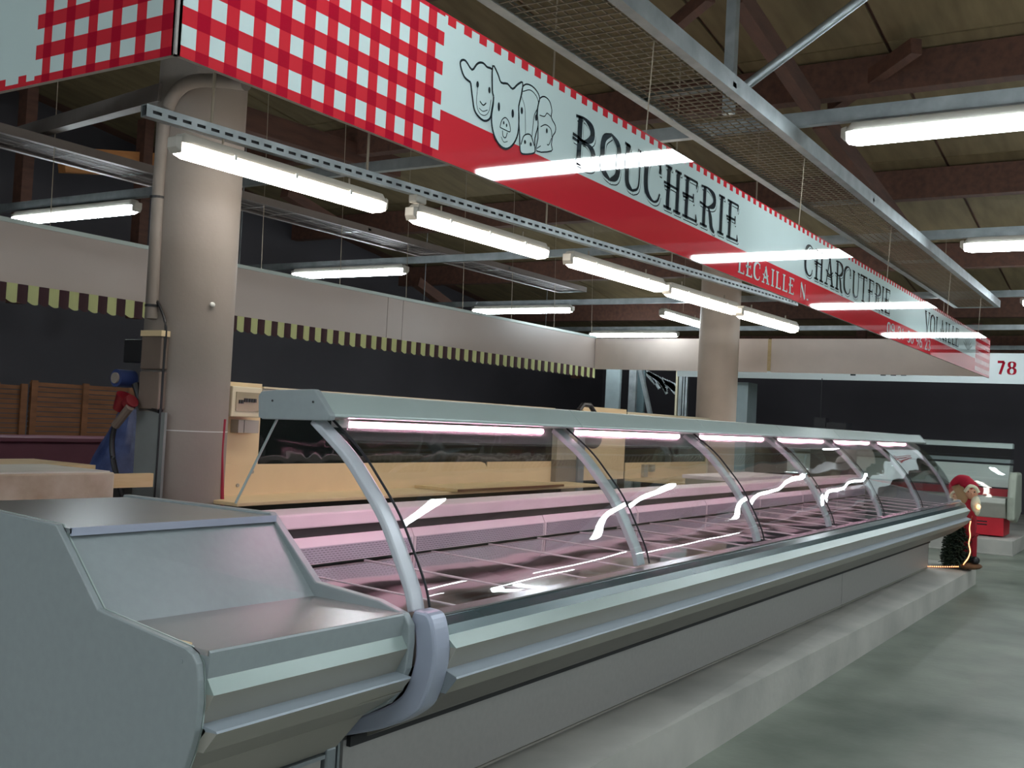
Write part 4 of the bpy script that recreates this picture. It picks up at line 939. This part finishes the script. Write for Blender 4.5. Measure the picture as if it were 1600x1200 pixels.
ep = [(XS-.06, zbt-.28), (XS-.05, zbt+.02), (XS+.02, zbt+.28), (XS+.10, zbt+.34), (XS+.55, zbt+.34), (XS+.65, zbt-.2), (XS+.25, zbb-.06), (XS+.05, zbb)]
MB().prism(ep, yr-.10, yr, mat('pale_grey_end', (152, 158, 144), .5), 'y').build('end_panel', c2, bev=.03)
MB().prism([(XS+.36, zcn)]+gpf[2:]+[(XS+.5, zbt), (XS+.5, zcn)], yr, yr+.006, gl_clear, 'y').build('end_glass', c2)
for y in (2.4, 3.6): MB().box((XS+.2, y, .19), (XS+.26, y+.06, .21), black_m).build('foot', c2)

# ------------------------------------------------------------------ festive figure, tree, rope light
XG = 11.15
def g(x_, y_, X=XG): return onx((x_, y_), X)
fg = thing('festive_figure', g(1512, 885), 'bearded figure in red hat and coat with sack beside the counter far end', 'figure')
body = bpy.data.meshes.new('body'); 
bv = [g(1514, 826), g(1513, 805), g(1508, 790), g(1512, 776), g(1516, 766), g(1520, 800, XG-.05), g(1519, 812, XG-.05), g(1524, 816, XG-.02), g(1506, 845), g(1507, 872), g(1519, 845, XG+.05), g(1520, 874, XG+.05)]
be = [(0, 1), (1, 2), (2, 3), (3, 4), (2, 5), (5, 6), (6, 7), (0, 8), (8, 9), (0, 10), (10, 11)]
body.from_pydata([tuple(Vector(v)-fg.location) for v in bv], be, [])
bo = bpy.data.objects.new('body', body); col.objects.link(bo); bo.parent = fg
sk = bo.modifiers.new('skin', 'SKIN'); rr = [.075, .085, .07, .045, .055, .03, .026, .02, .05, .035, .05, .035]
for v, r in zip(body.skin_vertices[0].data if body.skin_vertices else [], rr): v.radius = (r, r)
if not body.skin_vertices:
    bo.modifiers.update() if hasattr(bo.modifiers, 'update') else None
ss = bo.modifiers.new('sub', 'SUBSURF'); ss.levels = 1; ss.render_levels = 1
body.materials.append(coat_m)
p = g(1518, 770, XG-.03); MB().ell(p, (.06, .06, .068), skin_m).ell((p[0]-.055, p[1]-.01, p[2]-.005), (.014, .012, .014), skin_m).ell((p[0]-.05, p[1]-.035, p[2]+.012), (.008, .006, .008), black_m).ell((p[0]-.05, p[1]+.02, p[2]+.012), (.008, .006, .008), black_m).build('head', fg, smooth=True)
p = g(1526, 788, XG-.05); MB().ell((p[0], p[1]+.01, p[2]), (.05, .045, .085), beard_m).ell((p[0], p[1]-.005, p[2]-.05), (.035, .03, .06), beard_m).build('beard', fg, smooth=True)
MB().tube(catmull([g(1522, 766, XG-.02), g(1512, 756), g(1500, 750), g(1488, 756), g(1480, 768)]), .05, hat_m, 12, rs=[.065+0*i if i < 8 else max(.012, .07-.0045*(i-8)) for i in range(25)]).build('hat', fg, smooth=True)
MB().tube(catmull([g(1529, 770, XG-.05), g(1524, 762, XG-.06), g(1515, 760, XG-.08), g(1508, 768, XG-.06)]), .018, beard_m, 8).build('hat_trim', fg, smooth=True)
p = g(1498, 776); MB().ell(p, (.10, .11, .12), sack_m).ell((p[0], p[1]-.03, p[2]+.08), (.05, .07, .05), sack_m).build('sack', fg, smooth=True)
p = g(1509, 874); MB().ell((p[0]-.03, p[1], p[2]), (.07, .04, .04), black_m).ell((p[0]-.02, p[1]-.09, p[2]), (.07, .04, .04), black_m).build('boots', fg, smooth=True)
p = g(1514, 886); MB().ell((p[0], p[1], .215), (.14, .12, .035), slat_m).build('base_mount', fg, smooth=True)
# small dark fir
tt = thing('small_fir', (*g(1494, 884)[:2], .19), 'small dark green artificial fir standing under the counter end', 'tree')
px_ = g(1494, 884)
MB().tube([(px_[0], px_[1], .19), (px_[0], px_[1], .65)], .012, slat_m, 8).build('trunk', tt)
b = MB()
for i in range(2200):
    z = random.uniform(.21, .64); r = .16*(1-.4*(z-.2)/.45); a_ = random.uniform(0, 6.283); r0 = r*random.uniform(.1, .75)
    c_ = Vector((px_[0]+r0*math.cos(a_), px_[1]+r0*math.sin(a_), z)); d_ = Vector((math.cos(a_), math.sin(a_), random.uniform(-.5, .3)))*r*.35
    b.bar(c_, c_+d_, .014, .006, green_m)
b.build('needles', tt, kind='stuff')
# rope light
rl = thing('rope_light', (10.95, 2.0, .2), 'orange glowing rope light trailing from the counter base up the figure', 'rope light')
pts = [onz((1450, 885.5), .205), onz((1470, 886), .205), onz((1490, 886), .205), onz((1503, 885), .21)]+[g(x_, y_, XG-.16) for x_, y_ in ((1508, 879), (1513, 872), (1516, 862), (1514, 850), (1516, 838), (1515, 826), (1517, 814), (1519, 806))]
P = catmull(pts, 6); MB().tube(P, .005, mat('clear_orange_tube', (170, 70, 40), .3), 6).build('cord', rl, smooth=True)
b = MB()
L_ = 0; last = Vector(P[0])
cnt = 0
for i in range(len(P)-1):
    a = Vector(P[i]); d_ = Vector(P[i+1])-a; n = max(1, int(round(d_.length/.06)))
    for k_ in range(n):
        if cnt < 60: b.ell(a+d_*k_/n+Vector((-.006, 0, .004)), (.0065, .0065, .0065), bulb_l, 6, 4); cnt += 1
b.build('bulbs', rl, kind='stuff')
p = g(1529, 792, XG-.12); b = MB().ell(p, (.02, .02, .025), bulb_l, 10, 6).build('glow_bulb'); tag(b, 'single orange lamp held by the bearded figure', 'bulb')
